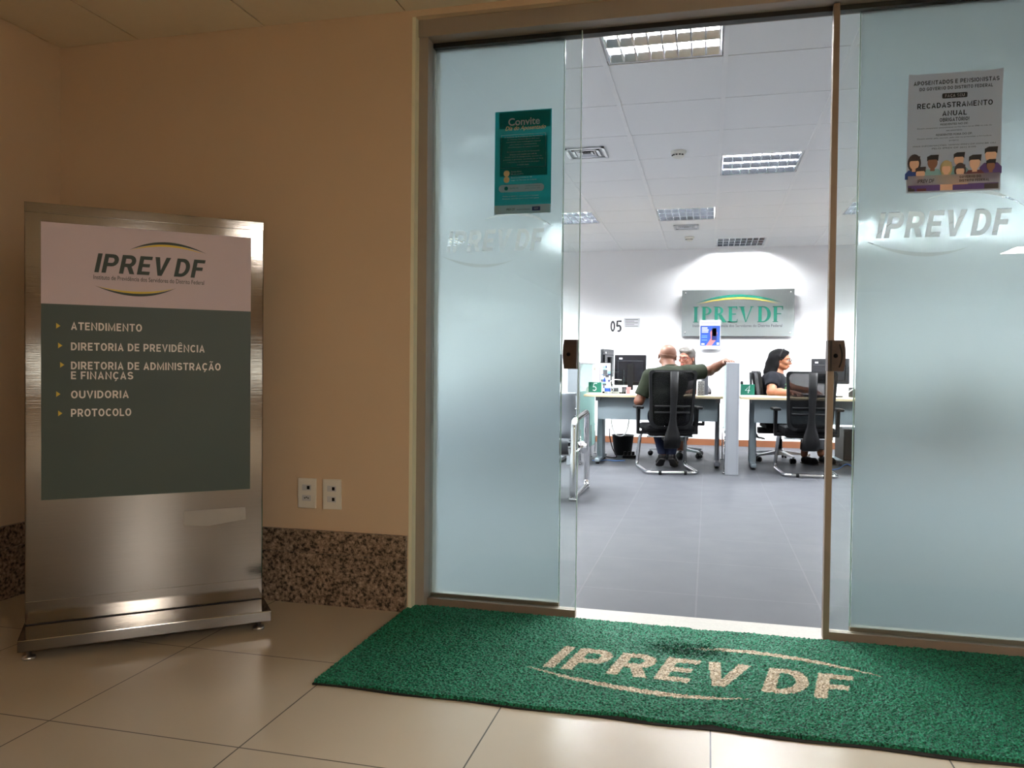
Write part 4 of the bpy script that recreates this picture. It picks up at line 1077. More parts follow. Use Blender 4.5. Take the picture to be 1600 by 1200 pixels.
# small things on the bald man's desk
def photo_stand():
    t = thing('display_stand', 'acrylic stand holding a blue and white patterned sheet on the left desk', 'display stand', (-1.085, 8.58, .730), math.radians(4))
    b = MB(); b.box((-.062, -.012, .0), (.062, .012, .012)); b.box((-.062, -.004, .012), (.062, .004, .335)); b.build('frame', M['black_plastic'], t)
    f = Flat(.0005); f.y = -.0045; f.rect(-.056, .020, .056, .328, M['paper'])
    random.seed(5)
    cols = ['blue', 'ink_grey', 'pale_teal', 'navy', 'post_paper', 'post_paper']
    for k in range(26):
        x = random.uniform(-.052, .03); z = random.uniform(.03, .30); f.rect(x, z, min(x+random.uniform(.012, .04), .054), min(z+random.uniform(.008, .03), .325), M[random.choice(cols)])
    f.rect(-.025, .20, .02, .255, M['ink_grey']); f.build('sheet', t)
photo_stand()
def mug(x, y, body, band, label, r=.038, h=.09):
    t = thing('mug', label, 'mug', (x, y, .730))
    b = MB(); b.lathe([(r*.9, 0), (r, .006), (r, h), (r-.004, h), (r-.005, .01), (.001, .008)], n=24); b.build('cup', body, t)
    b = MB(); b.tube([(r*math.cos(.6)+.0, 0, .02+.0)] + [(r+.022*math.sin(PI*k/8), 0, .02+(h-.035)*k/8) for k in range(9)], .0045, 8); b.build('handle', body, t)
    b = MB(); b.lathe([(r+.0006, h*.3), (r+.0006, h*.75)], n=24); b.f = b.f[:-2]; b.m = b.m[:-2]; b.sm = b.sm[:-2]; b.build('print', band, t)
mug(-1.035, 8.42, M['white_clean'], M['blue'], 'white mug with blue pattern beside the green five plaque', .036, .085)
mug(-.965, 8.50, M['white_clean'], M['ink_grey'], 'white mug with dark print next to the blue patterned mug', .034, .085)
mug(-.865, 8.50, M['black_plastic'], M['ink_grey'], 'small black cup left of the monitor back on the desk', .03, .075)
t = thing('sheet_holder', 'clear acrylic sheet holder in front of the black monitor back', 'sheet holder', (-.93, 8.36, .730), math.radians(35))
b = MB(); b.tube(rounded([(-.085, -.03, .002), (-.085, 0, .135), (-.03, .0, .155), (.05, 0, .15)], .012), .0035, 8); b.build('wire', M['white_plastic'], t)
b = MB(); b.box((-.082, .02, 0), (.09, .024, .26)); b.build('acrylic_sheet', M['glass'], t)
t = thing('soap_bottle', 'small dark pump bottle among the mugs on the left desk', 'bottle', (-1.035, 8.62, .730))
b = MB(); b.lathe([(.022, 0), (.024, .01), (.024, .10), (.010, .125), (.010, .14)], n=16); b.build('bottle_body', M['black_plastic'], t)
b = MB(); b.cyl((0, 0, .14), (0, 0, .165), .006, 8); b.box((-.03, -.006, .16), (.008, .006, .17)); b.build('pump', M['black_plastic'], t)
t = thing('note_box', 'pink and white note box below the black monitor back', 'note box', (-.785, 8.38, .730), math.radians(-6))
b = MB(); b.box((-.05, -.03, 0), (.05, .03, .045)); b.build('tray', M['white_clean'], t)
b = MB(); b.box((-.044, -.0312, .004), (-.008, .025, .075)); b.build('pink_notes', M['pink'], t)
t = thing('file_box', 'black and white patterned box behind the chair arm on the bald man\'s desk', 'box', (-.075, 8.40, .730), math.radians(8))
b = MB(); b.box((-.034, -.05, 0), (.034, .05, .150)); b.build('carton', M['paper'], t)
f = Flat(.0004); f.y = -.0502; random.seed(11)
for k in range(16):
    z = .008+.0088*k; x = -.03
    while x < .024:
        w = random.uniform(.003, .012); f.rect(x, z, min(x+w, .031), z+.006, M['ink_black' if random.random() < .7 else 'ink_grey'], False); x += w+random.uniform(.003, .008)
f.build('print', t)
t = thing('document_folder', 'dark folder standing upright behind the patterned box on the desk', 'folder', (-.035, 8.62, .730), math.radians(4))
b = MB(); b.box((-.03, -.12, 0), (.03, .12, .235), .004); b.build('cover', M['grey_dark'], t)
t = thing('paper_stack', 'loose white sheets lying on the desk by the grey divider', 'papers', (.055, 8.36, .730), math.radians(5))
for k in range(3):
    b = MB(); b.box((-.085+.004*k, -.14, .0012*k), (.085-.003*k, .14, .0012*k+.0011), 0, Matrix.Rotation(.05*k, 4, 'Z')); b.build('sheet', M['paper'], t)
t = thing('telephone', 'ivory desk telephone handset seen through the tinted divider glass', 'telephone', (-1.19, 8.47, .730), math.radians(20))
b = MB(); b.prism([(-.09, 0), (.09, 0), (.09, .05), (-.09, .10)], lambda u, v, w: Vector((w-.07, u, v)), .14); b.build('base', M['white_plastic'], t)
b = MB(); b.tube(rounded([(0, -.03, .10), (0, .0, .15), (0, .035, .26), (0, .0, .30)], .03), (.018), 10); b.build('handset', M['white_plastic'], t)
t = thing('standing_fan', 'white rounded fan cover rising above the left divider post', 'fan', (-1.545, 9.35, .0))
b = MB(); b.lathe([(.14, 0), (.14, .02), (.03, .04), (.02, .08), (.02, .95)], n=20); b.build('stand', M['white_clean'], t)
b = MB(); b.v = []; b.lathe([(.02, .05), (.07, .04), (.095, .01), (.10, -.02), (.085, -.05), (.02, -.06)], n=28); b.v = [(p[0], p[2]*1.0, p[1]*1.5+1.09) for p in b.v]; b.build('head', M['white_clean'], t)

# under and beside the desks
t = thing('waste_bin', 'black plastic waste bin under the bald man\'s desk', 'waste bin', (-.95, 9.20, 0))
b = MB(); b.lathe([(.095, 0), (.10, .01), (.125, .225), (.13, .23), (.122, .232), (.096, .012), (.001, .01)], n=28); b.build('bucket', M['black_plastic'], t)
b = MB(); b.tube([(.128*math.cos(2*PI*k/28), .128*math.sin(2*PI*k/28), .228) for k in range(28)], .006, 6, closed=True); b.build('rim', M['black_plastic'], t)
def cable(name, pts, r, m, label):
    b = MB(); P = [Vector(p) for p in pts]; out = []
    for i in range(len(P)-1):
        p0, p1, p2, p3 = P[max(i-1, 0)], P[i], P[i+1], P[min(i+2, len(P)-1)]
        for k in range(6):
            t = k/6; out.append(.5*((2*p1)+(p2-p0)*t+(2*p0-5*p1+4*p2-p3)*t*t+(3*p1-p0-3*p2+p3)*t**3))
    out.append(P[-1]); b.tube(out, r, 6); return tag(b.build(name, m), label, 'cable')
cable('hanging_cable', [(-.99, 8.42, .50), (-.99, 8.42, .40), (-.95, 8.43, .30), (-.88, 8.44, .285), (-.83, 8.44, .34), (-.81, 8.44, .46)], .006, M['white_cable'], 'pale cable looping below the panel of the bald man\'s desk')
cable('power_cable', [(-1.045, 8.66, .34), (-1.04, 8.67, .25), (-1.01, 8.70, .12), (-.97, 8.74, .03), (-1.02, 8.80, .008), (-1.10, 8.86, .008)], .006, M['black_plastic'], 'black power cable dropping beside the left desk leg')
cable('floor_cable', [(-1.20, 8.45, .008), (-1.12, 8.40, .012), (-1.05, 8.52, .010), (-.95, 8.46, .012), (-.86, 8.55, .008)], .005, M['blue_cable'], 'blue cable on the floor at the left desk leg')
cable('floor_cable', [(1.20, 8.42, .006), (1.30, 8.56, .006), (1.40, 8.70, .04), (1.45, 8.60, .02), (1.55, 8.45, .006), (1.64, 8.40, .006)], .005, M['blue_cable'], 'blue cable on the floor under the computer tower')
cable('desk_cable', [(1.33, 8.55, .735), (1.38, 8.45, .80), (1.45, 8.40, .84), (1.53, 8.44, .80), (1.56, 8.50, .737)], .005, M['white_cable'], 'white cable curling on the desk behind the bronze lock')
t = thing('power_strip', 'black power strip with plugs on the floor by the waste bin', 'power strip', (-.83, 8.86, 0), .3)
b = MB(); b.box((-.09, -.025, 0), (.09, .025, .035), .004); b.build('case', M['black_plastic'], t)
for x in (-.06, -.015, .03):
    b = MB(); b.box((x-.014, -.016, .035), (x+.014, .016, .075), .004); b.build('plug', M['black_plastic'], t)
t = thing('computer_tower', 'black computer tower standing on a stand under the right desk', 'computer', (1.485, 9.12, 0), math.radians(4))
b = MB(); b.box((-.10, -.20, .055), (.10, .20, .385), .005); b.build('case', M['black_plastic'], t)
b = MB(); b.box((-.095, -.2025, .065), (.095, -.199, .375)); b.build('front_panel', M['black_gloss'], t)
b = MB(); b.box((-.16, -.22, .036), (.16, .22, .052), .004); b.build('stand', M['desk_grey'], t)
for x in (-.13, .13):
    for y in (-.19, .19):
        b = MB(); b.lathe([(.018, 0), (.018, .036)], (x, y, 0), 12); b.build('caster', M['grey_metal'], t)
t = thing('telephone', 'black desk phone and headset stand at the right end of the woman\'s desk', 'telephone', (1.50, 8.62, .730), .2)
b = MB(); b.prism([(-.09, 0), (.09, 0), (.09, .10), (-.09, .04)], lambda u, v, w: Vector((w-.08, u, v)), .16); b.build('base', M['black_plastic'], t)
b = MB(); b.tube(rounded([(-.03, 0, .05), (-.03, .02, .25), (.02, .02, .33), (.05, .0, .27)], .04), .016, 10); b.build('handset', M['black_plastic'], t)

# ------------------------------------------------------------------ CHAIRS
def chair_upper(t, low=.0):
    """seat, mesh backrest with spine, arms; local +y is the sitter's forward"""
    def by(z): return -.215-.085*(z-.44)/.55-.018*math.sin(PI*min(1, max(0, (z-.44)/.55)))
    b = MB(); b.box((-.235, -.20, .395), (.235, .25, .462), .03); b.box((-.215, -.185, .365), (.215, .22, .40), .012); b.build('seat', M['black_fabric'], t)
    def outline(d):
        top, bot = .228-d, .205-d; r1, r2 = .035, .075; z0, z1 = .425+d, .99-d*.8
        o = []
        for cx, cz, r, a in ((bot-r2, z0+r2, r2, -90), (top-r1, z1-r1, r1, 0), (-top+r1, z1-r1, r1, 90), (-bot+r2, z0+r2, r2, 180)):
            o += [(cx+r*math.cos(math.radians(a+90*k/6)), cz+r*math.sin(math.radians(a+90*k/6))) for k in range(7)]
        return o
    O, I = outline(0), outline(.026); n = len(O)
    def P(p, w): return Vector((p[0], by(p[1])+.035*(p[0]/.22)**2+w, p[1]))
    b = MB(); vs = [P(p, -.012) for p in O]+[P(p, -.012) for p in I]+[P(p, .014) for p in O]+[P(p, .014) for p in I]
    fs = []
    for k in range(n):
        j = (k+1) % n; fs += [(k, j, n+j, n+k), (2*n+k, 3*n+k, 3*n+j, 2*n+j), (k, 2*n+k, 2*n+j, j), (n+k, n+j, 3*n+j, 3*n+k)]
    b.add(vs, fs, False); b.build('back_frame', M['black_plastic'], t)
    b = MB(); rows = []
    for k in range(13):
        z = .447+(.97-.447)*k/12; hw = .205-.026+.023*(z-.425)/.565
        if z < .50: hw -= (.50-z)*.5
        rows.append([P((-hw+2*hw*j/10, z), .001) for j in range(11)])
    b.sheet(rows, .003); b.build('back_mesh', M['mesh'], t)
    b = MB()
    for z in (.575, .635): b.sheet([[P((-.17+.34*j/10, z+dz), -.018) for j in range(11)] for dz in (0, .018)], .008)
    b.build('lumbar_support', M['black_plastic'], t)
    b = MB(); prof = [(.975, .036, -.016), (.80, .034, -.022), (.64, .026, -.028), (.53, .026, -.034), (.46, .040, -.042), (.38, .066, -.050), (.31, .080, -.048), (.262, .074, -.020), (.250, .050, .05)]
    rows = [[(x*hw, (by(max(z, .44)) if z > .44 else by(.44))+dy-.006*(1-x*x), z) for x in (-1, -.5, 0, .5, 1)] for z, hw, dy in prof]
    b.sheet(rows, .016)
    b.box((-.045, -.24, .30), (.045, .05, .37), .01); b.build('back_spine', M['black_plastic'], t)
    b = MB(); b.box((-.011, by(.57)-.040, .545), (.011, by(.57)-.030, .60), .003); b.build('height_knob', M['grey_metal'], t)
    for s_ in (-1, 1):
        b = MB(); b.box((s_*.285-.036, -.14, .612), (s_*.285+.036, .12, .640), .012); a = b.build('armrest', M['black_plastic'], t)
        b = MB(); b.prism([(-.055, .615), (.045, .615), (.020, .43), (.012, .375), (-.035, .375), (-.030, .43)], lambda u, v, w: Vector((s_*.285-.014+w, u, v)), .028)
        b.box((min(s_*.20, s_*.298), -.035, .362), (max(s_*.20, s_*.298), .02, .392), .006); b.build('arm_post', M['black_plastic'], a)
def visitor_chair(x, y, rz, label):
    t = thing('visitor_chair', label, 'chair', (x, y, 0), rz, 'visitor chairs with mesh backs')
    chair_upper(t)
    half = [(-.12, .20, .372), (-.225, .20, .368), (-.245, .295, .020), (-.240, -.30, .020), (0, -.30, .020)]
    pts = half+[(-p[0], p[1], p[2]) for p in half[::-1][1:]]
    b = MB(); b.tube(rounded(pts, .075, 7), .0175, 12); b.build('sled_base', M['chrome'], t)
    b = MB(); b.cyl((-.22, -.14, .352), (.22, -.14, .352), .011, 10); b.build('cross_tube', M['chrome'], t)
    for x0 in (-.12, .12):
        b = MB(); b.cyl((x0-.014, -.30, .020), (x0+.014, -.30, .020), .0198, 12); b.build('rubber_foot', M['black_plastic'], t)
    return t
visitor_chair(-.385, 7.875, math.radians(14), 'black mesh chair on a chrome sled base in which the bald man sits')
visitor_chair(.925, 8.06, math.radians(3), 'empty black mesh chair on a chrome sled base before the dark-haired woman\'s desk')
def swivel_chair(x, y, rz, base_rot, label):
    t = thing('swivel_chair', label, 'chair', (x, y, 0), rz, 'swivel chairs behind the desks')
    chair_upper(t)
    b = MB(); b.cyl((0, 0, .10), (0, 0, .24), .030, 16); b.cyl((0, 0, .24), (0, 0, .37), .018, 14); b.box((-.09, -.12, .345), (.09, .12, .372), .008); b.build('gas_column', M['black_plastic'], t)
    b = MB(); b.lathe([(.038, .065), (.045, .07), (.045, .125), (.036, .135)], n=20); st = b.build('star_base', M['satin_alu'], t)
    for k in range(5):
        a = base_rot-rz+2*PI*k/5; T = Matrix.Rotation(a, 4, 'Z')
        b = MB(); b.add([T @ Vector(p) for p in ((.03, -.028, .078), (.03, .028, .078), (.32, .016, .064), (.32, -.016, .064), (.03, -.024, .118), (.03, .024, .118), (.32, .013, .080), (.32, -.013, .080))],
              [(0, 1, 2, 3), (7, 6, 5, 4), (0, 4, 5, 1), (1, 5, 6, 2), (2, 6, 7, 3), (3, 7, 4, 0)], False); b.build('spoke', M['satin_alu'], st)
        b = MB(); c = T @ Vector((.305, 0, .03)); tx = T.to_3x3() @ Vector((0, 1, 0))
        for s_ in (-1, 1): b.cyl(c+tx*(.006*s_), c+tx*(.026*s_), .029, 16)
        b.cyl(c+Vector((0, 0, .0)), c+Vector((0, 0, .045)), .007, 8); b.build('caster', M['black_plastic'], st)
    return t
swivel_chair(.78, 9.17, math.radians(-84), math.radians(219.5), 'black swivel chair with silver star base under the dark-haired woman')
swivel_chair(-.33, 9.24, math.radians(176), math.radians(-37), 'black swivel chair with silver star base under the grey-haired woman')
swivel_chair(-1.95, 8.95, math.radians(170), .3, 'black swivel chair behind the desk left of the tinted divider')

visitor_chair(-2.25, 7.80, math.radians(4), 'added black visitor chair darkening the left frosted panel')  # these three chairs are added to darken the view through the frosted film
visitor_chair(2.35, 7.85, math.radians(-5), 'added black visitor chair darkening the right frosted panel, nearer its edge')
visitor_chair(3.05, 7.75, math.radians(8), 'added black visitor chair darkening the right frosted panel, further right')
# ------------------------------------------------------------------ WAITING BENCH
def bench():
    t = thing('waiting_bench', 'grey perforated metal waiting bench with chrome end frame beside the left glass panel', 'bench', (-1.75, 6.15, 0))
    X = .80                                   # right end, local x
    b = MB(); b.box((-.9, .02, .30), (.76, .08, .36), .008); b.build('beam', M['satin_alu'], t)
    for k in range(3):
        x1 = X-.06-.56*k; x0 = x1-.53
        # seat and back in one bent sheet each
        b = MB(); prof = [(-.30, .345), (-.325, .375), (-.335, .41), (-.32, .445), (-.28, .46), (-.15, .440), (0, .425), (.12, .42), (.20, .425)]
        b.sheet([[(x, y, z) for x in (x0, (x0+x1)/2, x1)] for y, z in prof], .006); b.build('seat', M['bench_grey'], t)
        b = MB(); prof = [(.20, .43), (.27, .50), (.315, .62), (.345, .74), (.355, .775), (.375, .795), (.40, .79), (.41, .77)]
        b.sheet([[(x0+.03+(.47)*j/4 - (.03*(z-.43)/.35 if j == 4 else 0) + (.03*(z-.43)/.35 if j == 0 else 0)*-1+.0, y, z) for j in range(5)] for y, z in prof], .006); bk = b.build('backrest', M['bench_grey'], t)
        b = MB()
        for zz, yy in ((.55, .283), (.60, .305), (.66, .322)): b.cyl((x1-.05, yy-.008, zz), (x1-.05, yy+.003, zz), .007, 8)
        b.build('rivet', M['chrome'], bk)
    for x in (X-.02, X-.02-.56*3+.05):
        ring = [(x, -.335, .02), (x, -.31, .60), (x, .33, .64), (x, .37, .02)]
        P = rounded([(x, 0, .02)]+ring+[(x, 0, .02)], .06, 6)
        b = MB(); 
        o = []; 
        for p in P[:-1]: o.append(p)
        b.tube(o, .021, 10, closed=True); b.v = [((p[0]-x)*1.15+x, p[1], p[2]) for p in b.v]; e = b.build('end_frame', M['chrome'], t)
        b = MB(); b.cyl((x-.10, .05, .37), (x+.045, .05, .37), .034, 16); b.cyl((x-.03, .05, .37), (x+.03, .05, .37), .05, 16); b.build('hub', M['chrome'], e)
        b = MB(); b.cyl((x, -.32, .35), (x, .36, .37), .012, 10); b.build('tie_bar', M['chrome'], e)
        for y in (-.325, .355):
            b = MB(); b.box((x-.028, y-.02, 0), (x+.028, y+.02, .022), .006); b.build('foot', M['chrome'], e)
bench()

# ------------------------------------------------------------------ PEOPLE: smooth-blended solids turned into one continuous skin
class Solid:
    """list of rounded cones / ellipsoids blended into one surface and meshed on a grid"""
    def __init__(s): s.p = []
    def cone(s, a, b, ra, rb, k=.02): s.p.append(('c', np.array(a, float), np.array(b, float), ra, rb, k)); return s
    def chain(s, pts, rs, k=.02):
        for i in range(len(pts)-1): s.cone(pts[i], pts[i+1], rs[i], rs[i+1], k)
        return s
    def ell(s, c, r, k=.02, rot=None): s.p.append(('e', np.array(c, float), np.array(r, float), np.array(rot if rot is not None else Matrix.Identity(3)), 0, k)); return s
    def cut(s, c, r, k=.006, rot=None): s.p.append(('x', np.array(c, float), np.array(r, float), np.array(rot if rot is not None else Matrix.Identity(3)), 0, k)); return s
    def field(s, P, d, inflate=0.0):
        for q in s.p:
            if q[0] == 'c':
                lo = np.minimum(q[1]-q[3], q[2]-q[4]); hi = np.maximum(q[1]+q[3], q[2]+q[4]); pad = q[5]+inflate+.02
            else: m = float(max(q[2])); lo, hi = q[1]-m, q[1]+m; pad = q[5]+inflate+.02
            sl = []
            for ax in range(3):
                g = P[ax]; i0 = np.searchsorted(g, lo[ax]-pad); i1 = np.searchsorted(g, hi[ax]+pad); sl.append(slice(i0, i1))
            sl = tuple(sl)
            if any(z.start >= z.stop for z in sl): continue
            X, Y, Z = np.meshgrid(P[0][sl[0]], P[1][sl[1]], P[2][sl[2]], indexing='ij')
            if q[0] == 'c':
                a, b_ = q[1], q[2]; ab = b_-a; L2 = max(float(ab@ab), 1e-9)
                t = np.clip(((X-a[0])*ab[0]+(Y-a[1])*ab[1]+(Z-a[2])*ab[2])/L2, 0, 1)
                v = np.sqrt((X-a[0]-t*ab[0])**2+(Y-a[1]-t*ab[1])**2+(Z-a[2]-t*ab[2])**2)-(q[3]+t*(q[4]-q[3]))-inflate
            else:
                R = q[3]; x, y, z = X-q[1][0], Y-q[1][1], Z-q[1][2]
                u = [R[0, i]*x+R[1, i]*y+R[2, i]*z for i in range(3)]; r = q[2]+inflate*(1 if q[0] == 'e' else -1)
                n0 = np.sqrt((u[0]/r[0])**2+(u[1]/r[1])**2+(u[2]/r[2])**2)
                n1 = np.sqrt((u[0]/r[0]**2)**2+(u[1]/r[1]**2)**2+(u[2]/r[2]**2)**2)+1e-9
                v = n0*(n0-1)/n1
            o = d[sl]; k = q[5]
            if q[0] == 'x':
                h = np.clip(.5-.5*(o+v)/k, 0, 1); d[sl] = o*(1-h)-v*h+k*h*(1-h)
            else:
                h = np.clip(.5+.5*(o-v)/k, 0, 1); d[sl] = o*(1-h)+v*h-k*h*(1-h)
        return d

def mesh_field(d, P, h):
    """surface nets"""
    s = d < 0; nx, ny, nz = d.shape
    acc = np.zeros((nx-1, ny-1, nz-1, 3), np.float32); cnt = np.zeros((nx-1, ny-1, nz-1), np.float32)
    def edge(ax):
        a = [slice(None)]*3; b = [slice(None)]*3; a[ax] = slice(0, -1); b[ax] = slice(1, None)
        cr = s[tuple(a)] != s[tuple(b)]; idx = np.argwhere(cr)
        f0 = d[tuple(a)][cr]; f1 = d[tuple(b)][cr]; t = f0/(f0-f1); pos = idx.astype(np.float32).copy(); pos[:, ax] += t
        return idx, pos, s[tuple(a)][cr]
    E = [edge(ax) for ax in range(3)]
    for ax in range(3):
        idx, pos, _ = E[ax]; o1, o2 = [i for i in range(3) if i != ax]
        for da in (0, 1):
            for db in (0, 1):
                c = idx.copy(); c[:, o1] -= da; c[:, o2] -= db
                ok = np.all((c >= 0) & (c < np.array([nx-1, ny-1, nz-1])), 1)
                np.add.at(acc, tuple(c[ok].T), pos[ok]); np.add.at(cnt, tuple(c[ok].T), 1)
    m = cnt > 0; vid = -np.ones(cnt.shape, int); vid[m] = np.arange(m.sum())
    V = acc[m]/cnt[m][:, None]; V = V*h+np.array([P[0][0], P[1][0], P[2][0]])
    F = []
    for ax in range(3):
        idx, _, sg = E[ax]; o1, o2 = (ax+1) % 3, (ax+2) % 3
        q = []
        for da, db in ((1, 1), (0, 1), (0, 0), (1, 0)):
            c = idx.copy(); c[:, o1] -= da; c[:, o2] -= db; q.append(c)
        ok = np.all([np.all((c >= 0) & (c < np.array([nx-1, ny-1, nz-1])), 1) for c in q], 0)
        f = np.stack([vid[tuple(c[ok].T)] for c in q], 1); g = sg[ok]
        f[~g] = f[~g][:, ::-1]; F.append(f)
    return V, np.concatenate(F)

def solid_obj(name, solid, m, parent=None, h=.006, inflate=0.0, clip=None, loc=(0, 0, 0), smooth=1):
    lo = np.min([np.minimum(q[1]-q[3], q[2]-q[4]) if q[0] == 'c' else q[1]-max(q[2]) for q in solid.p if q[0] != 'x'], 0)-inflate-3*h
    hi = np.max([np.maximum(q[1]+q[3], q[2]+q[4]) if q[0] == 'c' else q[1]+max(q[2]) for q in solid.p if q[0] != 'x'], 0)+inflate+3*h
    P = [np.arange(lo[i], hi[i]+h, h) for i in range(3)]
    d = np.full([len(p) for p in P], .05, np.float32); solid.field(P, d, inflate)
    if clip is not None:
        X, Y, Z = np.meshgrid(*P, indexing='ij')
        for c in clip: d = np.maximum(d, c(X, Y, Z).astype(np.float32))
    V, F = mesh_field(d, P, h); V = V-np.array(loc)
    for _ in range(smooth):
        S = np.zeros_like(V); c = np.zeros(len(V))
        for a, b_ in ((0, 1), (1, 2), (2, 3), (3, 0)):
            np.add.at(S, F[:, a], V[F[:, b_]]); np.add.at(S, F[:, b_], V[F[:, a]]); np.add.at(c, F[:, a], 1); np.add.at(c, F[:, b_], 1)
        V = .5*V+.5*S/np.maximum(c, 1)[:, None]
    me = bpy.data.meshes.new(name); me.from_pydata(V.tolist(), [], F.tolist()); me.materials.append(m)
    me.polygons.foreach_set('use_smooth', [True]*len(F)); me.update()
    o = bpy.data.objects.new(name, me); C.objects.link(o)
    if parent: o.parent = parent
    return o

def plane(p, n):
    """keeps the side the normal points away from"""
    p = np.array(p, float); n = np.array(n, float); n /= np.linalg.norm(n)
    return lambda X, Y, Z: (X-p[0])*n[0]+(Y-p[1])*n[1]+(Z-p[2])*n[2]

def cuff(p, n, r=.105):
    q = plane(p, n)
    return lambda X, Y, Z: np.where((X-p[0])**2+(Y-p[1])**2+(Z-p[2])**2 < r*r, q(X, Y, Z), -1.0)

def head_frame(c, yaw, pitch=0, roll=0):
    """columns: right, face-forward, up; yaw 0 faces +y, positive turns towards -x"""
    return Matrix.Rotation(yaw, 3, 'Z') @ Matrix.Rotation(pitch, 3, 'X') @ Matrix.Rotation(roll, 3, 'Y'), Vector(c)
def add_head(S, R, c, neck_base, neck_r=.052, w=.074):
    def L(x, y, z): return tuple(c+R @ Vector((x, y, z)))
    S.cone(neck_base, L(0, -.022, -.05), neck_r+.006, neck_r-.004, .03)
    S.ell(L(0, -.012, .028), (w, .094, .088), .02, R)               # skull
    S.ell(L(0, .030, -.020), (w*.84, .062, .078), .025, R)         # face
    S.ell(L(0, .050, -.080), (.036, .034, .026), .022, R)          # chin
    S.cone(L(-w*.70, .0, -.06), L(-.02, .055, -.082), .022, .018, .02); S.cone(L(w*.70, .0, -.06), L(.02, .055, -.082), .022, .018, .02)
    S.cone(L(0, .084, .010), L(0, .106, -.030), .009, .014, .010)  # nose
    S.ell(L(-.011, .099, -.034), (.010, .009, .007), .006, R); S.ell(L(.011, .099, -.034), (.010, .009, .007), .006, R)
    S.cone(L(-.045, .072, .024), L(-.012, .090, .022), .009, .008, .012); S.cone(L(.045, .072, .024), L(.012, .090, .022), .009, .008, .012)   # brows
    for s_ in (-1, 1):
        S.cut(L(s_*.033, .098, .004), (.017, .014, .010), .010, R)   # eye sockets
        S.ell(L(s_*.042, .070, -.026), (.020, .016, .018), .016, R)  # cheeks
        S.ell(L(s_*(w+.003), -.010, -.012), (.010, .018, .031), .006, R)  # ears
        S.cut(L(s_*(w+.012), -.004, -.010), (.006, .009, .016), .004, R)
    S.cone(L(-.020, .088, -.056), L(.020, .088, -.056), .008, .008, .010); S.cone(L(-.016, .087, -.068), L(.016, .087, -.068), .008, .008, .010)   # lips
    S.cut(L(0, .100, -.0615), (.024, .008, .0022), .003, R)
    return L
def face_parts(t, L, R, loc, skin_dark, iris):
    off = Vector(loc)
    for s_ in (-1, 1):
        b = MB(); c = Vector(L(s_*.033, .079, .004))-off; rr = .0115
        n = 12; rows = [[c+Vector((rr*math.sin(PI*i/n)*math.cos(2*PI*j/16), rr*math.sin(PI*i/n)*math.sin(2*PI*j/16), rr*math.cos(PI*i/n))) for j in range(17)] for i in range(n+1)]
        b.sheet(rows); e = b.build('eye', M['eye_white'], t)
        b = MB(); c2 = Vector(L(s_*.033, .0875, .004))-off; q = R @ Vector((0, 1, 0)); b.cyl(c2, c2+q*.0035, .0055, 12); b.build('iris', iris, e)
        b = MB(); b.tube([Vector(L(s_*.015, .0955, .024))-off, Vector(L(s_*.032, .0935, .029))-off, Vector(L(s_*.050, .080, .023))-off], [.0026, .003, .0016], 8); b.build('eyebrow', skin_dark, t)
    b = MB(); b.tube([Vector(L(-.021, .0905, -.0605))-off, Vector(L(-.008, .0975, -.0575))-off, Vector(L(.008, .0975, -.0575))-off, Vector(L(.021, .0905, -.0605))-off], [.002, .0045, .0045, .002], 8)
    b.tube([Vector(L(-.018, .0905, -.0655))-off, Vector(L(0, .097, -.069))-off, Vector(L(.018, .0905, -.0655))-off], [.002, .005, .002], 8); b.build('lips', M['lips'], t)
def glasses(t, L, loc, m):
    off = Vector(loc); b = MB()
    for s_ in (-1, 1):
        b.tube([Vector(L(s_*.034+.023*math.cos(2*PI*k/18), .106-.006*(math.cos(2*PI*k/18)*s_+1)/2, .001+.018*math.sin(2*PI*k/18)))-off for k in range(18)], .0022, 8, closed=True)
        b.tube([Vector(L(s_*.057, .100, .006))-off, Vector(L(s_*.078, .06, .010))-off, Vector(L(s_*.080, .0, .010))-off, Vector(L(s_*.079, -.018, -.006))-off], .0018, 8)
    b.tube([Vector(L(-.011, .108, .004))-off, Vector(L(0, .111, .008))-off, Vector(L(.011, .108, .004))-off], .002, 8)
    b.build('glasses', m, t)
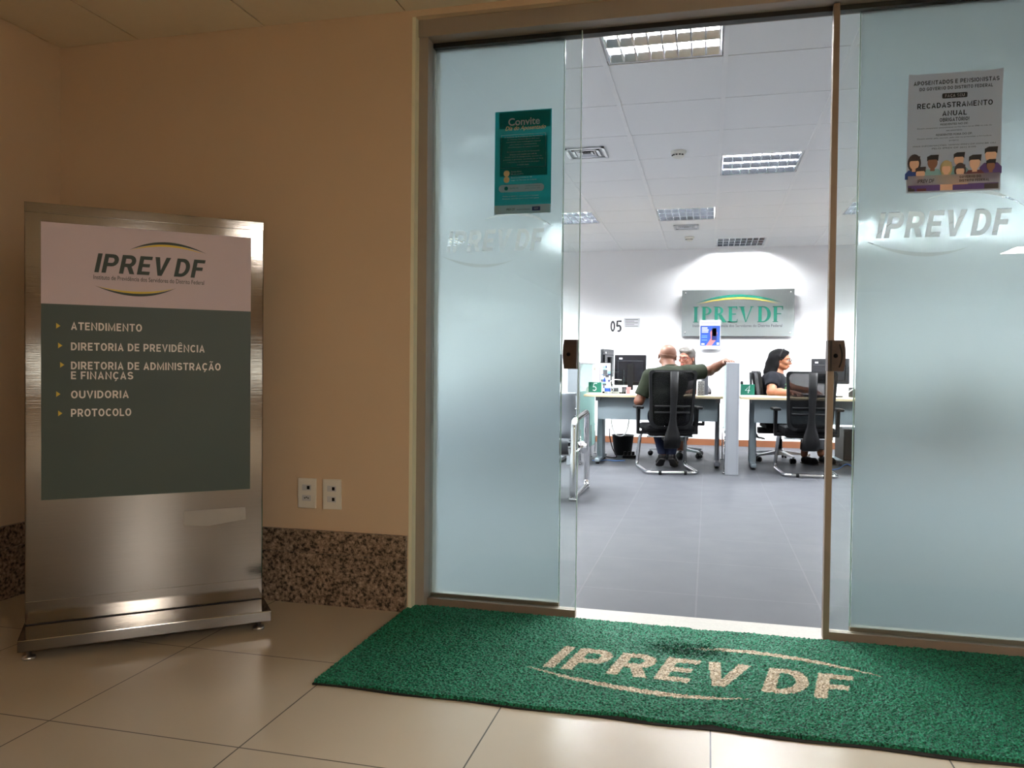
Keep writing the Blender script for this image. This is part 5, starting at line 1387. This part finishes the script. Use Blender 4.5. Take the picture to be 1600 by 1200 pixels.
def add_hand(S, wrist, fdir, palm_n, length=.18, side=1, curl=.35, spread=.18, th_out=.9):
    """palm, four unequal fingers with two bends each, and a thumb off the side near the palm's base"""
    w = Vector(wrist); f = Vector(fdir).normalized(); n = Vector(palm_n); n = (n-f*n.dot(f)).normalized(); x = f.cross(n)*side
    k = length/.18
    def at(a, b_, c): return tuple(w+x*a*k+f*b_*k+n*c*k)
    S.cone(at(0, -.005, 0), at(0, .03, 0), .025*k, .026*k, .012)
    for a in (-.028, -.009, .010, .029): S.cone(at(a*.7, .02, 0), at(a, .088, 0), .015*k, .0125*k, .010)
    for i, (a, ln) in enumerate(((-.031, .062), (-.011, .078), (.010, .084), (.031, .074))):
        ang = spread*(a/.03)*.6; p = Vector(at(a, .088, 0)); d = (f*math.cos(ang)+x*math.sin(ang)).normalized(); c = curl*(1+.12*(3-i))
        L1, L2, L3 = ln*.45*k, ln*.32*k, ln*.25*k
        d1 = (d*math.cos(c*.5)+n*math.sin(c*.5)); d2 = (d*math.cos(c*1.3)+n*math.sin(c*1.3)); d3 = (d*math.cos(c*1.9)+n*math.sin(c*1.9))
        p1 = p+d1*L1; p2 = p1+d2*L2; p3 = p2+d3*L3
        S.cone(p, p1, .0098*k, .0092*k, .004); S.cone(p1, p2, .0094*k, .0085*k, .003); S.cone(p2, p3, .0085*k, .0070*k, .003)
    q0 = at(.020, .022, .004); q1 = at(.020+.030*th_out, .055, .012); q2 = at(.020+.042*th_out, .084, .018); q3 = at(.020+.046*th_out, .106, .024)
    S.cone(q0, q1, .018*k, .013*k, .010); S.cone(q1, q2, .0125*k, .0105*k, .004); S.cone(q2, q3, .0105*k, .008*k, .003)

def skin(name, col):
    m = mat(name, col, .5, var=.10, scale=14, spec=.4); m.node_tree.nodes['Principled BSDF'].inputs['Subsurface Weight'].default_value = .08
    m.node_tree.nodes['Principled BSDF'].inputs['Subsurface Radius'].default_value = (.02, .008, .004); return m
M['skin_man'] = skin('tan_skin', srgb(92, 56, 39)); M['skin_pale'] = skin('fair_skin', srgb(132, 86, 70)); M['skin_warm'] = skin('warm_skin', srgb(128, 80, 56))
M['eye_white'] = mat('eye_white', srgb(150, 146, 142), .4, spec=.2); M['iris'] = mat('brown_iris', srgb(50, 32, 22), .25); M['lips'] = mat('lip_skin', srgb(176, 96, 90), .45)
M['brow'] = mat('brow_hair', srgb(70, 58, 52), .7)
M['olive'] = mat('olive_knit', srgb(27, 31, 22), .9, spec=.1, var=.14, scale=30, bump=.15, bscale=40); M['collar_white'] = mat('white_collar_trim', srgb(225, 228, 222), .8)
M['jeans'] = mat('dark_denim', srgb(22, 27, 44), .9, spec=.1, var=.2, scale=60); M['shoe_black'] = mat('black_leather', srgb(14, 13, 14), .45, spec=.2); M['shoe_sole'] = mat('dark_sole', srgb(40, 38, 37), .7)
M['black_tee'] = mat('black_cotton', srgb(14, 15, 20), .9, spec=.1, var=.15, scale=30); M['leaf_green'] = mat('green_leaf_print', srgb(40, 84, 46), .8)
M['black_trouser'] = mat('black_trousers', srgb(28, 28, 34), .85, var=.15); M['blouse'] = mat('grey_blouse', srgb(130, 126, 132), .8, var=.08, scale=20); M['grey_trouser'] = mat('light_grey_trousers', srgb(120, 116, 118), .85)
M['hair_black'] = mat('black_hair', srgb(5, 4, 5), .75, spec=.06, var=.3, scale=40, stretch=(6, 6, .7)); M['hair_grey'] = mat('grey_hair', srgb(72, 67, 64), .45, var=.28, scale=30, stretch=(5, 5, .8)); M['hair_fringe'] = mat('short_grey_hair', srgb(88, 56, 40), .6, var=.1, scale=80)
M['specs_red'] = mat('dark_red_frames', srgb(84, 18, 30), .6, spec=.1); M['specs_grey'] = mat('thin_grey_frames', srgb(48, 46, 48), .6, spec=.1)

def leg_solid(hip, knee, ankle, ball):
    S = Solid(); S.chain([hip, knee], [.090, .064], .03); kk = np.array(knee)*.62+np.array(ankle)*.38; S.chain([knee, kk, ankle], [.062, .056, .036], .02); return S
def shoe(t, heel, toe, m, loc, low=False, up=(0, 0, 1)):
    """heel and toe: points on the sole"""
    h_, e = Vector(heel), Vector(toe); f = (e-h_).normalized(); u = Vector(up); u = (u-f*u.dot(f)).normalized(); s_ = Solid()
    def at(a, c): return tuple(h_+f*a+u*c)
    ln = (e-h_).length
    s_.chain([at(.035, .034), at(ln*.45, .032), at(ln*.75, .028), at(ln-.03, .022)], [.036, .036, .040, .026], .02)
    if not low: s_.cone(at(.04, .045), at(.05, .085), .036, .034, .02)
    off = Vector(loc)
    o = solid_obj('shoe', s_, m, t, .005, 0, [plane(at(0, .004), tuple(-u))], loc)
    b = MB(); x = f.cross(u); out = []
    for a, w in ((0, .022), (.02, .032), (ln*.3, .032), (ln*.55, .036), (ln*.75, .042), (ln*.92, .030), (ln, .010)): out.append((a, w))
    poly = [(a, w) for a, w in out]+[(a, -w) for a, w in out[::-1]]
    b.prism(poly, lambda p, q, w: h_+f*p+x*q+u*(w-.004)-off, .012); b.build('sole', M['shoe_sole'], o)

# ---- the bald man in the olive polo shirt, back towards us, right arm stretched out to the divider
def man():
    loc = (-.40, 7.95, 0)
    t = None
    B = Solid()
    pel = (-.395, 7.86, .55); ch = (-.375, 7.955, .86); nk = (-.365, 8.02, .985)
    R, c = head_frame((-.395, 8.09, 1.130), math.radians(-8), math.radians(-8), math.radians(6))
    B.ell(pel, (.165, .125, .11), .04); B.ell((-.39, 7.885, .68), (.155, .118, .13), .05); B.ell(ch, (.178, .122, .16), .05)
    shL, shR = (-.560, 7.965, .925), (-.190, 8.015, .965)
    B.cone(shL, nk, .062, .05, .05); B.cone(shR, nk, .062, .05, .05)
    L = add_head(B, R, c, nk, .066, .084)
    elL, wrL = (-.665, 7.935, .675), (-.640, 8.165, .712)
    elR, wrR = (.015, 8.165, .985), (.165, 7.965, 1.082)
    B.chain([shL, elL], [.058, .046], .03); B.chain([elL, wrL], [.046, .029], .02)
    B.chain([shR, elR], [.060, .047], .03); B.chain([elR, tuple(np.array(elR)*.6+np.array(wrR)*.4), wrR], [.047, .043, .029], .02)
    add_hand(B, wrL, (.25, 1, .12), (0, .1, -1), .175, 1, .35)
    add_hand(B, wrR, (.28, -.75, .0), (0, .0, -1), .18, -1, .22)
    kL, aL, kR, aR = (-.515, 8.255, .50), (-.430, 8.005, .150), (-.315, 8.275, .50), (-.345, 8.005, .150)
    hL, hR = (-.475, 7.90, .525), (-.300, 7.92, .525)
    for h_, k_, a_ in ((hL, kL, aL), (hR, kR, aR)): B.p += leg_solid(h_, k_, a_, None).p
    t = solid_obj('person', B, M['skin_man'], None, .006, 0, None, loc); t.location = loc
    tag(t, 'bald person in an olive polo shirt seated facing away, right arm stretched onto the divider', 'person')
    # polo shirt
    S = Solid(); S.ell(pel, (.165, .125, .11), .04); S.ell((-.39, 7.885, .68), (.155, .118, .13), .05); S.ell(ch, (.178, .122, .16), .05)
    S.cone(shL, (-.40, 8.0, .965), .062, .05, .05); S.cone(shR, (-.33, 8.01, .970), .062, .05, .05)
    mL = tuple(np.array(shL)*.22+np.array(elL)*.78); mR = tuple(np.array(shR)*.30+np.array(elR)*.70)
    S.chain([shL, mL], [.064, .062], .03); S.chain([shR, mR], [.066, .066], .03)
    dl = np.array(elL)-np.array(shL); dr = np.array(elR)-np.array(shR)
    solid_obj('polo_shirt', S, M['olive'], t, .006, .010, [plane((0, 0, .47), (0, 0, -1)), cuff(mL, dl), cuff(mR, dr)], loc)
    def ring(c_, r, nrm, z, n=26): 
        nv = Vector(nrm).normalized(); a = nv.orthogonal().normalized(); b_ = nv.cross(a); return [Vector(c_)-Vector(loc)+a*r*math.cos(2*PI*k/n)+b_*r*math.sin(2*PI*k/n)+nv*z for k in range(n)]
    nc = (-.368, 8.022, .985); nn = (-.06, .22, 1)
    b = MB(); rows = [ring(nc, .088, nn, -.006), ring(nc, .080, nn, .030), ring(nc, .076, nn, .048)]
    b.sheet([r+[r[0]] for r in rows], .006); cl = b.build('collar', M['olive'], t)
    b = MB(); b.tube(ring(nc, .092, nn, -.002), .0045, 8, closed=True); b.build('collar_trim', M['collar_white'], cl)
    # jeans and shoes
    J = Solid(); J.ell(pel, (.165, .125, .11), .04)
    for h_, k_, a_ in ((hL, kL, aL), (hR, kR, aR)): J.p += leg_solid(h_, k_, a_, None).p
    solid_obj('jeans', J, M['jeans'], t, .006, .009, [plane((0, 0, .60), (0, 0, 1)), plane((0, 0, .150), (0, 0, -1))], loc)
    shoe(t, (-.425, 7.955, .105), (-.475, 8.150, .010), M['shoe_black'], loc, up=(0, .45, 1)); shoe(t, (-.345, 7.945, .110), (-.310, 8.145, .008), M['shoe_black'], loc, up=(0, .45, 1))
    # fringe of short hair round the back and sides
    Hh = Solid(); Hh.ell(L(0, -.012, .022), (.0845, .0948, .0886), .01, R)
    hc = np.array(c); up = np.array(R @ Vector((0, 0, 1))); fw = np.array(R @ Vector((0, 1, 0)))
    solid_obj('hair', Hh, M['hair_fringe'], t, .005, .0004, [plane(hc+up*.012+fw*-.05, up*1-fw*.15), plane(hc+up*-.052, -up), plane(hc+fw*.012, fw)], loc)
    face_parts(t, L, R, loc, M['brow'], M['iris'])
    b = MB(); o = Vector(loc); b.tube([Vector(L(-.080, .02, .010))-o, Vector(L(-.083, -.005, .008))-o, Vector(L(-.083, -.03, -.014))-o], .002, 6); b.build('glasses_temple', M['black_plastic'], t)
man()

# ---- the grey-haired woman behind the desk, facing us
def woman_grey():
    loc = (-.30, 9.20, 0); B = Solid()
    pel = (-.30, 9.20, .55); ch = (-.28, 9.135, .86); nk = (-.265, 9.115, .985)
    R, c = head_frame((-.235, 9.08, 1.135), math.radians(150), math.radians(-10), math.radians(-6))
    torso = [(pel, (.175, .13, .11)), ((-.30, 9.17, .68), (.150, .12, .13)), (ch, (.165, .125, .15))]
    for q in torso: B.ell(*q, .05)
    shR, shL = (-.445, 9.12, .92), (-.115, 9.13, .92)       # her right is on our left
    B.cone(shL, nk, .055, .045, .05); B.cone(shR, nk, .055, .045, .05)
    L = add_head(B, R, c, nk, .050, .072)
    elR, wrR, elL, wrL = (-.590, 8.97, .745), (-.690, 8.665, .768), (-.02, 8.93, .755), (-.16, 8.66, .765)
    for s_, e_, w_ in ((shR, elR, wrR), (shL, elL, wrL)): B.chain([s_, e_], [.050, .040], .03); B.chain([e_, w_], [.040, .026], .02)
    add_hand(B, wrR, (-.06, -1, .04), (0, .0, -1), .165, -1, .32); add_hand(B, wrL, (-.3, -1, .02), (0, 0, -1), .165, 1, .25)
    hR, hL, kR, kL, aR, aL = (-.385, 9.17, .525), (-.215, 9.17, .525), (-.40, 8.79, .52), (-.20, 8.80, .52), (-.40, 8.93, .11), (-.285, 8.955, .11)
    for h_, k_, a_ in ((hL, kL, aL), (hR, kR, aR)): B.p += leg_solid(h_, k_, a_, None).p
    t = solid_obj('person', B, M['skin_pale'], None, .006, 0, None, loc); t.location = loc
    tag(t, 'grey-haired person in glasses facing us behind the desk, half hidden by the bald person', 'person')
    S = Solid()
    for q in torso: S.ell(*q, .05)
    S.cone(shL, (-.25, 9.12, .96), .055, .045, .05); S.cone(shR, (-.29, 9.12, .96), .055, .045, .05)
    S.chain([shR, elR, tuple(np.array(elR)*.5+np.array(wrR)*.5)], [.052, .044, .036], .03); S.chain([shL, elL, tuple(np.array(elL)*.5+np.array(wrL)*.5)], [.052, .044, .036], .03)
    solid_obj('blouse', S, M['blouse'], t, .006, .009, [plane((0, 0, .48), (0, 0, -1))], loc)
    J = Solid(); J.ell(pel, (.175, .13, .11), .04)
    for h_, k_, a_ in ((hL, kL, aL), (hR, kR, aR)): J.p += leg_solid(h_, k_, a_, None).p
    solid_obj('trousers', J, M['grey_trouser'], t, .006, .010, [plane((0, 0, .58), (0, 0, 1)), plane((0, 0, .21), (0, 0, -1))], loc)
    shoe(t, (-.40, 8.965, .045), (-.415, 8.765, .008), M['shoe_black'], loc, True); shoe(t, (-.285, 8.99, .045), (-.29, 8.79, .008), M['shoe_black'], loc, True)
    Hh = Solid(); Hh.ell(L(0, -.018, .034), (.083, .099, .088), .02, R); Hh.ell(L(.03, .030, .082), (.050, .050, .030), .02, R); Hh.ell(L(-.03, .030, .080), (.045, .048, .028), .02, R)
    Hh.cone(L(-.066, -.03, .02), L(-.064, -.045, -.075), .022, .020, .02); Hh.cone(L(.066, -.03, .02), L(.064, -.045, -.075), .022, .020, .02); Hh.cone(L(0, -.085, .03), L(0, -.085, -.085), .045, .040, .03)
    Hh.cut(L(0, .088, -.010), (.062, .080, .072), .012, R)
    solid_obj('hair', Hh, M['hair_grey'], t, .005, 0, None, loc)
    face_parts(t, L, R, loc, M['brow'], M['iris']); glasses(t, L, loc, M['specs_red'])
woman_grey()

# ---- the dark-haired woman at the right desk, in profile towards her screen
def woman_dark():
    loc = (.74, 9.15, 0); B = Solid()
    pel = (.72, 9.16, .55); ch = (.70, 9.13, .85); nk = (.735, 9.12, .975)
    R, c = head_frame((.775, 9.11, 1.115), math.radians(-104), math.radians(-6), 0)
    torso = [(pel, (.14, .17, .11)), ((.705, 9.14, .67), (.130, .155, .13)), (ch, (.132, .165, .145)), ((.76, 9.10, .82), (.09, .14, .09))]
    for q in torso: B.ell(*q, .05)
    shR, shL = (.675, 8.965, .905), (.745, 9.295, .905)
    B.cone(shL, nk, .056, .046, .05); B.cone(shR, nk, .056, .046, .05)
    L = add_head(B, R, c, nk, .050, .072)
    elR, wrR, elL, wrL = (.660, 8.835, .765), (.865, 8.60, .766), (.90, 9.10, .80), (1.07, 8.70, .785)
    B.chain([shR, elR], [.056, .048], .03); B.chain([elR, tuple(np.array(elR)*.6+np.array(wrR)*.4), wrR], [.047, .042, .027], .02)
    B.chain([shL, elL], [.056, .047], .03); B.chain([elL, wrL], [.046, .027], .02)
    add_hand(B, wrR, (.35, -.85, -.03), (0, 0, -1), .165, -1, .38); add_hand(B, wrL, (.15, -1, -.06), (0, 0, -1), .165, 1, .3)
    hR, hL, kR, kL, aR, aL = (.74, 9.07, .53), (.76, 9.25, .53), (1.07, 8.90, .53), (1.14, 9.14, .53), (1.01, 8.94, .105), (1.19, 9.03, .105)
    for h_, k_, a_ in ((hL, kL, aL), (hR, kR, aR)): B.p += leg_solid(h_, k_, a_, None).p
    t = solid_obj('person', B, M['skin_warm'], None, .006, 0, None, loc); t.location = loc
    tag(t, 'person with long black hair in a black shirt seated in profile, hand on a mouse', 'person')
    S = Solid()
    for q in torso: S.ell(*q, .05)
    S.cone(shL, (.725, 9.14, .945), .056, .046, .05); S.cone(shR, (.715, 9.11, .945), .056, .046, .05)
    mR = tuple(np.array(shR)*.40+np.array(elR)*.60); mL = tuple(np.array(shL)*.45+np.array(elL)*.55)
    S.chain([shR, mR], [.060, .062], .03); S.chain([shL, mL], [.060, .060], .03)
    solid_obj('shirt', S, M['black_tee'], t, .006, .010, [plane((0, 0, .47), (0, 0, -1)), cuff(mR, np.array(elR)-np.array(shR)), cuff(mL, np.array(elL)-np.array(shL))], loc)
    shirt = [o for o in children_of(t) if o.name.startswith('shirt')][0]
    from mathutils.bvhtree import BVHTree
    bv = BVHTree.FromPolygons([v.co for v in shirt.data.vertices], [tuple(p.vertices) for p in shirt.data.polygons])
    b = MB(); random.seed(4)
    for k in range(16):                                          # leaf print lying on the chest
        a0 = math.radians(random.uniform(-75, 25)); z0 = random.uniform(.73, .88); ang = random.uniform(0, PI)
        pts = []
        for u, v in ((-.040, 0), (-.015, .011), (.015, .010), (.040, 0), (.015, -.010), (-.015, -.011)):
            du, dz = u*math.cos(ang)-v*math.sin(ang), u*math.sin(ang)+v*math.cos(ang)
            aa = a0+du/.17; o = Vector((.70+.6*math.cos(aa), 9.13+.6*math.sin(aa), z0+dz))-Vector(loc)
            hit = bv.ray_cast(o, Vector((-math.cos(aa), -math.sin(aa), 0)))
            if hit[0] is not None and hit[3] < .52: pts.append(hit[0]+Vector((math.cos(aa), math.sin(aa), 0))*.003)
        if len(pts) == 6: b.add(pts, [(0, 1, 5), (1, 2, 4, 5), (2, 3, 4)], False)
    b.build('leaf_print', M['leaf_green'], shirt)
    J = Solid(); J.ell(pel, (.14, .17, .11), .04)
    for h_, k_, a_ in ((hL, kL, aL), (hR, kR, aR)): J.p += leg_solid(h_, k_, a_, None).p
    solid_obj('trousers', J, M['black_trouser'], t, .006, .011, [plane((0, 0, .58), (0, 0, 1)), plane((0, 0, .15), (0, 0, -1))], loc)
    shoe(t, (.985, 8.955, .012), (1.14, 8.83, .004), M['shoe_black'], loc, True); shoe(t, (1.17, 9.045, .012), (1.33, 8.93, .004), M['shoe_black'], loc, True)
    Hh = Solid(); Hh.ell(L(0, -.020, .034), (.083, .100, .088), .02, R); Hh.ell(L(0, .028, .088), (.050, .050, .022), .02, R)
    Hh.chain([L(-.068, -.03, .03), L(-.078, -.035, -.06), L(-.085, -.045, -.15), L(-.082, -.04, -.215)], [.026, .030, .032, .016], .025)
    Hh.chain([L(.068, -.03, .03), L(.078, -.035, -.06), L(.085, -.045, -.15), L(.082, -.04, -.205)], [.026, .030, .032, .016], .025)
    Hh.chain([L(0, -.085, .03), L(0, -.095, -.06), L(0, -.105, -.15), L(.0, -.10, -.225)], [.055, .058, .060, .030], .035)
    Hh.chain([L(-.045, -.075, .0), L(-.05, -.08, -.16)], [.05, .045], .03); Hh.chain([L(.045, -.075, .0), L(.05, -.08, -.16)], [.05, .045], .03)
    Hh.cut(L(0, .098, -.016), (.085, .088, .080), .012, R)
    solid_obj('hair', Hh, M['hair_black'], t, .005, 0, None, loc)
    b = MB(); o = Vector(loc); b.tube([Vector(L(.086*math.cos(a), -.005+.02*math.sin(a), .030+.092*math.sin(a)))-o for a in [PI*k/14 for k in range(15)]], .006, 8); b.build('hair_band', M['black_plastic'], t)
    face_parts(t, L, R, loc, M['brow'], M['iris']); glasses(t, L, loc, M['specs_grey'])
woman_dark()
